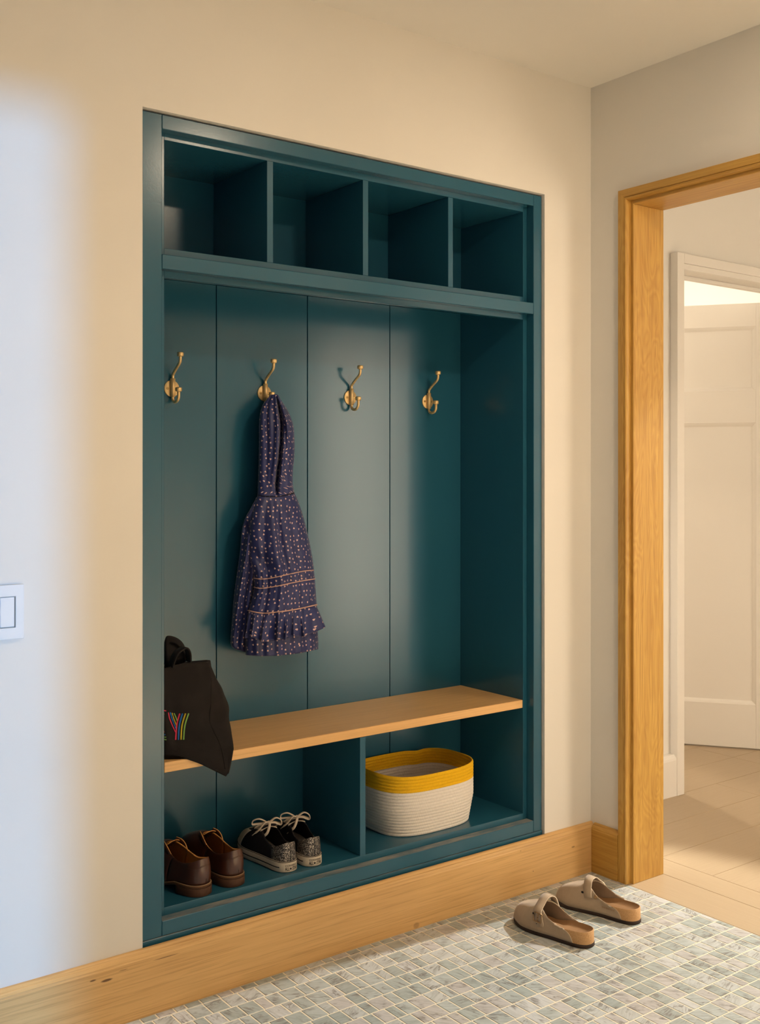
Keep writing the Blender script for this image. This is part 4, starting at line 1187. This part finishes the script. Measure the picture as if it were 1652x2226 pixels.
    # slumped top of the back panel
    pts = [(1470, 350), ]
    vs, fs = [], []
    top = [(358, 1386), (366, 1385), (376, 1387), (386, 1392), (394, 1400), (399, 1411), (397, 1419)]
    bot = [(360, 1452), (368, 1450), (376, 1448), (384, 1446), (390, 1442), (396, 1438), (402, 1434)]
    for k in range(6):
        t = k/5
        for (a, c) in zip(top, bot):
            u, v = a[0]+(c[0]-a[0])*t, a[1]+(c[1]-a[1])*t
            p = ony(u, v, .185 - .035*math.sin(PI*t*.8)); p.x = max(p.x, BX); vs.append(p)
    for k in range(5):
        for j in range(6): fs.append((k*7+j, k*7+j+1, (k+1)*7+j+1, (k+1)*7+j))
    o = mk('back_flap', vs, fs, M['black_bag'], b, True); mod_subsurf(o, 1); mod_solid(o, .012, 0)
tote()

# ------------------------------------------------------------------ navy coat with hearts
def coat():
    ct = empty('child_coat', (-.985, .26, 1.0), 'small navy hooded coat printed with pink hearts, hanging in the bay', 'coat')
    def loft(name, rows, yc, hd, n=96, sub=6, fold=None, mat=None, cap=True, uoff=0, closed=True):
        """rows: (uL, vL, uR, vR, sag) in picture terms; the section is an ellipse of half depth hd about depth yc"""
        m = len(rows); R2 = []
        for i in range((m-1)*sub+1):
            x = i/sub; k = min(int(x), m-2); t = x-k
            R2.append([sinterp([(j, rows[j][q]) for j in range(m)], x) for q in range(5)] + [sinterp([(j, yc[j]) for j in range(m)], x), sinterp([(j, hd[j]) for j in range(m)], x)])
        vs, fs, uv = [], [], []
        for ri, (uL, vL, uR, vR, sag, y0, h) in enumerate(R2):
            f = ri/(len(R2)-1); ring = []
            for k in range(n):
                ph = 2*PI*k/n; s = math.cos(ph); q = math.sin(ph)
                g = fold(s, f, q) if fold else 0
                u = (uL+uR)/2 + (uR-uL)/2*s; v = vL + (vR-vL)*(s+1)/2 + sag*(1-s*s)
                y = y0 - h*math.copysign(abs(q)**.75, q) + (g*abs(q)**.5 if q > 0 else 0)
                ring.append(ony(u, v, y))
            vs += ring; L = 0; uu = [0]
            for k in range(n): L += (ring[(k+1) % n]-ring[k]).length; uu.append(L)
            uv.append([a - uu[n//4] for a in uu])
        nr = len(R2)
        for r in range(nr-1):
            for k in range(n): fs.append((r*n+k, r*n+(k+1) % n, (r+1)*n+(k+1) % n, (r+1)*n+k))
        if cap: fs.append(tuple(range(n))); fs.append(tuple((nr-1)*n+k for k in range(n)))
        o = mk(name, vs, fs, mat or M['hearts'], ct, True); ul = o.data.uv_layers.new(name='UVMap')
        for p in o.data.polygons:
            ks = [o.data.loops[li].vertex_index % n for li in p.loop_indices]
            for li in p.loop_indices:
                vi = o.data.loops[li].vertex_index; r, k = divmod(vi, n)
                if k == 0 and n-1 in ks: k = n
                ul.data[li].uv = (uv[r][k]+uoff, vs[vi].z+uoff)
        return fix(o), vs, fs
    gs = lambda s, c, w_: math.exp(-((s-c)/w_)**2)
    # hood
    rows = [(589, 857, 605, 858.5, -1), (581, 866, 609, 866, -2), (571, 880, 619, 882, -1), (565, 900, 629, 900, 0), (563, 925, 637, 922, 0), (563, 955, 640, 950, 0), (562.5, 990, 640, 988, 0), (561.5, 1025, 637, 1022, 1), (560.5, 1055, 636.5, 1050, 2), (559.5, 1077, 639.5, 1071, 4)]
    yc = [.281, .280, .276, .272, .269, .267, .266, .265, .264, .263]; hd = [.006, .012, .022, .030, .036, .039, .040, .038, .036, .036]
    def fold_h(s, f, q):
        c = .48 - .42*min(1, max(0, f-.12)*1.25)
        d = .055*gs(s, c, .085)*min(1, max(0, f-.06)*5)*(1-max(0, f-.86)*6.5 if f > .86 else 1)
        d += .014*gs(s, .50, .10)*math.sin(PI*f)*(f > .15) + .010*gs(s, -.55, .12)*math.sin(PI*min(1, f*1.1))
        d -= .012*gs(s, c-.22, .12)*math.sin(PI*f) + .010*gs(s, c+.30, .14)*math.sin(PI*f)
        return max(d, -.02)
    loft('hood', rows, yc, hd, fold=fold_h)
    # sleeve hanging behind on the left
    rows = [(557, 1081, 592, 1080, 0), (545, 1104, 590, 1100, 1), (532, 1128, 585, 1122, 2), (525.5, 1155, 585, 1150, 2), (521.5, 1200, 580, 1196, 2), (514.5, 1250, 575, 1248, 2), (508, 1300, 570, 1300, 2), (504, 1350, 565, 1350, 2), (501.5, 1385, 560, 1388, 2), (502.5, 1404, 560, 1415, 4), (513, 1412, 555, 1420, 2)]
    yc = [.266, .268, .270, .272, .274, .277, .280, .281, .281, .281, .281]; hd = [.022, .030, .035, .037, .037, .035, .034, .033, .033, .031, .020]
    def fold_s(s, f, q): return .008*math.sin(s*9+f*7)*math.sin(PI*f) + .016*gs(f, .30+.06*s, .035)
    loft('sleeve', rows, yc, hd, fold=fold_s, uoff=.31)
    # body
    rows = [(559.5, 1077, 640, 1071, 4), (553, 1098, 649, 1092, 4), (545, 1125, 658, 1119, 4), (541, 1160, 667, 1153, 4), (541, 1200, 675, 1190, 4), (548, 1235, 680.5, 1222, 4), (551, 1257, 682.5, 1240, 5), (552, 1277, 684.5, 1260, 6), (545, 1310, 687, 1292, 7), (538.5, 1334, 688.5, 1316, 9), (535, 1375, 690, 1358, 8), (533.5, 1405, 692, 1392, 8), (534, 1424, 692, 1411, 7)]
    yc = [.262, .259, .256, .254, .252, .251, .250, .250, .249, .249, .250, .251, .252]; hd = [.034, .042, .050, .055, .058, .059, .060, .060, .060, .060, .058, .056, .054]
    def fold_b(s, f, q):
        d = .011*gs(s, .0+.25*f, .08)*math.sin(PI*min(1, f*1.6)) + .010*gs(s, -.45-.15*f, .10)*math.sin(PI*f)
        d += .007*gs(s, .52+.1*f, .10)*math.sin(PI*f) + .0022*math.sin(s*34+f*3)*gs(f, .55, .16) + .003*math.sin(s*21)*gs(f, .95, .2)
        d += .020*gs(f, .34+.10*(s+1), .045)*gs(s, -.75, .35)
        d -= .010*gs(s, -.15+.1*f, .14)*math.sin(PI*f)
        return d
    body, bvs, bfs = loft('body', rows, yc, hd, fold=fold_b, uoff=.63)
    bv = BVHTree.FromPolygons(bvs, bfs)
    def hit(u, v, off=.001):
        d = ray(u, v).normalized(); h = bv.ray_cast(CAMP, d)
        if h[0] is None: return None
        nn = h[1] if h[1].dot(d) < 0 else -h[1]; return h[0] + nn*off
    def line(pts, r, off): 
        q = smoothpath([Vector((*p, 0)) for p in pts], 8); P = [hit(p.x, p.y, off) for p in q]; P = [p for p in P if p is not None]
        return tube('piping', P, r, M['piping'], ct, 8)
    line([(552, 1256.5), (565, 1258.5), (580, 1258), (600, 1254.5), (620, 1250), (640, 1245.5), (660, 1241.5), (681, 1239.5)], .0014, .0010)
    line([(552.5, 1276.5), (565, 1279), (585, 1277), (610, 1272.5), (635, 1267), (660, 1262), (684, 1258.5)], .0014, .0010)
    line([(540, 1327.5), (555, 1331), (575, 1333.5), (595, 1331.5), (615, 1329), (635, 1326), (660, 1321), (687.5, 1314.5)], .0020, .0016)
    # ruffle below the lowest piping
    top = [(540, 1329), (555, 1332.5), (575, 1335), (595, 1333), (615, 1330.5), (635, 1327.5), (660, 1322.5), (687, 1316)]
    bot = [(533.5, 1384.5), (549, 1386), (566, 1392.5), (590, 1393.5), (612, 1391), (634, 1385), (664, 1381), (704, 1364.5)]
    tq = smoothpath([Vector((*p, 0)) for p in top], 16); bq = smoothpath([Vector((*p, 0)) for p in bot], 16)
    nC = len(tq); NR = 12; vs, fs, uvs = [], [], []; base_y = None
    ys = []
    for i in range(nC):
        h = hit(tq[i].x, tq[i].y, .0015); ys.append(h.y if h is not None else None)
    for i in range(nC):
        if ys[i] is None: ys[i] = next((ys[j] for j in list(range(i, nC)) + list(range(i, -1, -1)) if ys[j] is not None), .2)
    for r in range(NR+1):
        t = r/NR
        for i in range(nC):
            x = i/(nC-1); ph = 44*x + 2.2*math.sin(9*x)
            wv = math.sin(ph) + .35*math.sin(2.3*ph+1.1); am = .0015 + .017*t
            u = tq[i].x + (bq[i].x-tq[i].x)*t + 5.0*math.cos(ph)*t; v = tq[i].y + (bq[i].y-tq[i].y)*t + (2.4*math.sin(ph*.5+.6)*t)
            yb = min(ys[i], .232)
            vs.append(ony(u, v, yb - .003 - .010*t - am*(wv*.5+.5)))
            uvs.append((.9 + .30*x, .5 + .07*t))
    for r in range(NR):
        for i in range(nC-1): fs.append((r*nC+i, r*nC+i+1, (r+1)*nC+i+1, (r+1)*nC+i))
    o = mk('ruffle', vs, fs, M['hearts'], ct, True); ul = o.data.uv_layers.new(name='UVMap')
    for p in o.data.polygons:
        for li in p.loop_indices: ul.data[li].uv = uvs[o.data.loops[li].vertex_index]
    mod_solid(o, .0016, 0)
    # collar seam
    cs = line([(560, 1077), (580, 1079.5), (600, 1080), (620, 1077), (639, 1072)], .0010, .0004)
    cs.data.materials[0] = M['black']; cs.name = 'collar_seam'
coat()
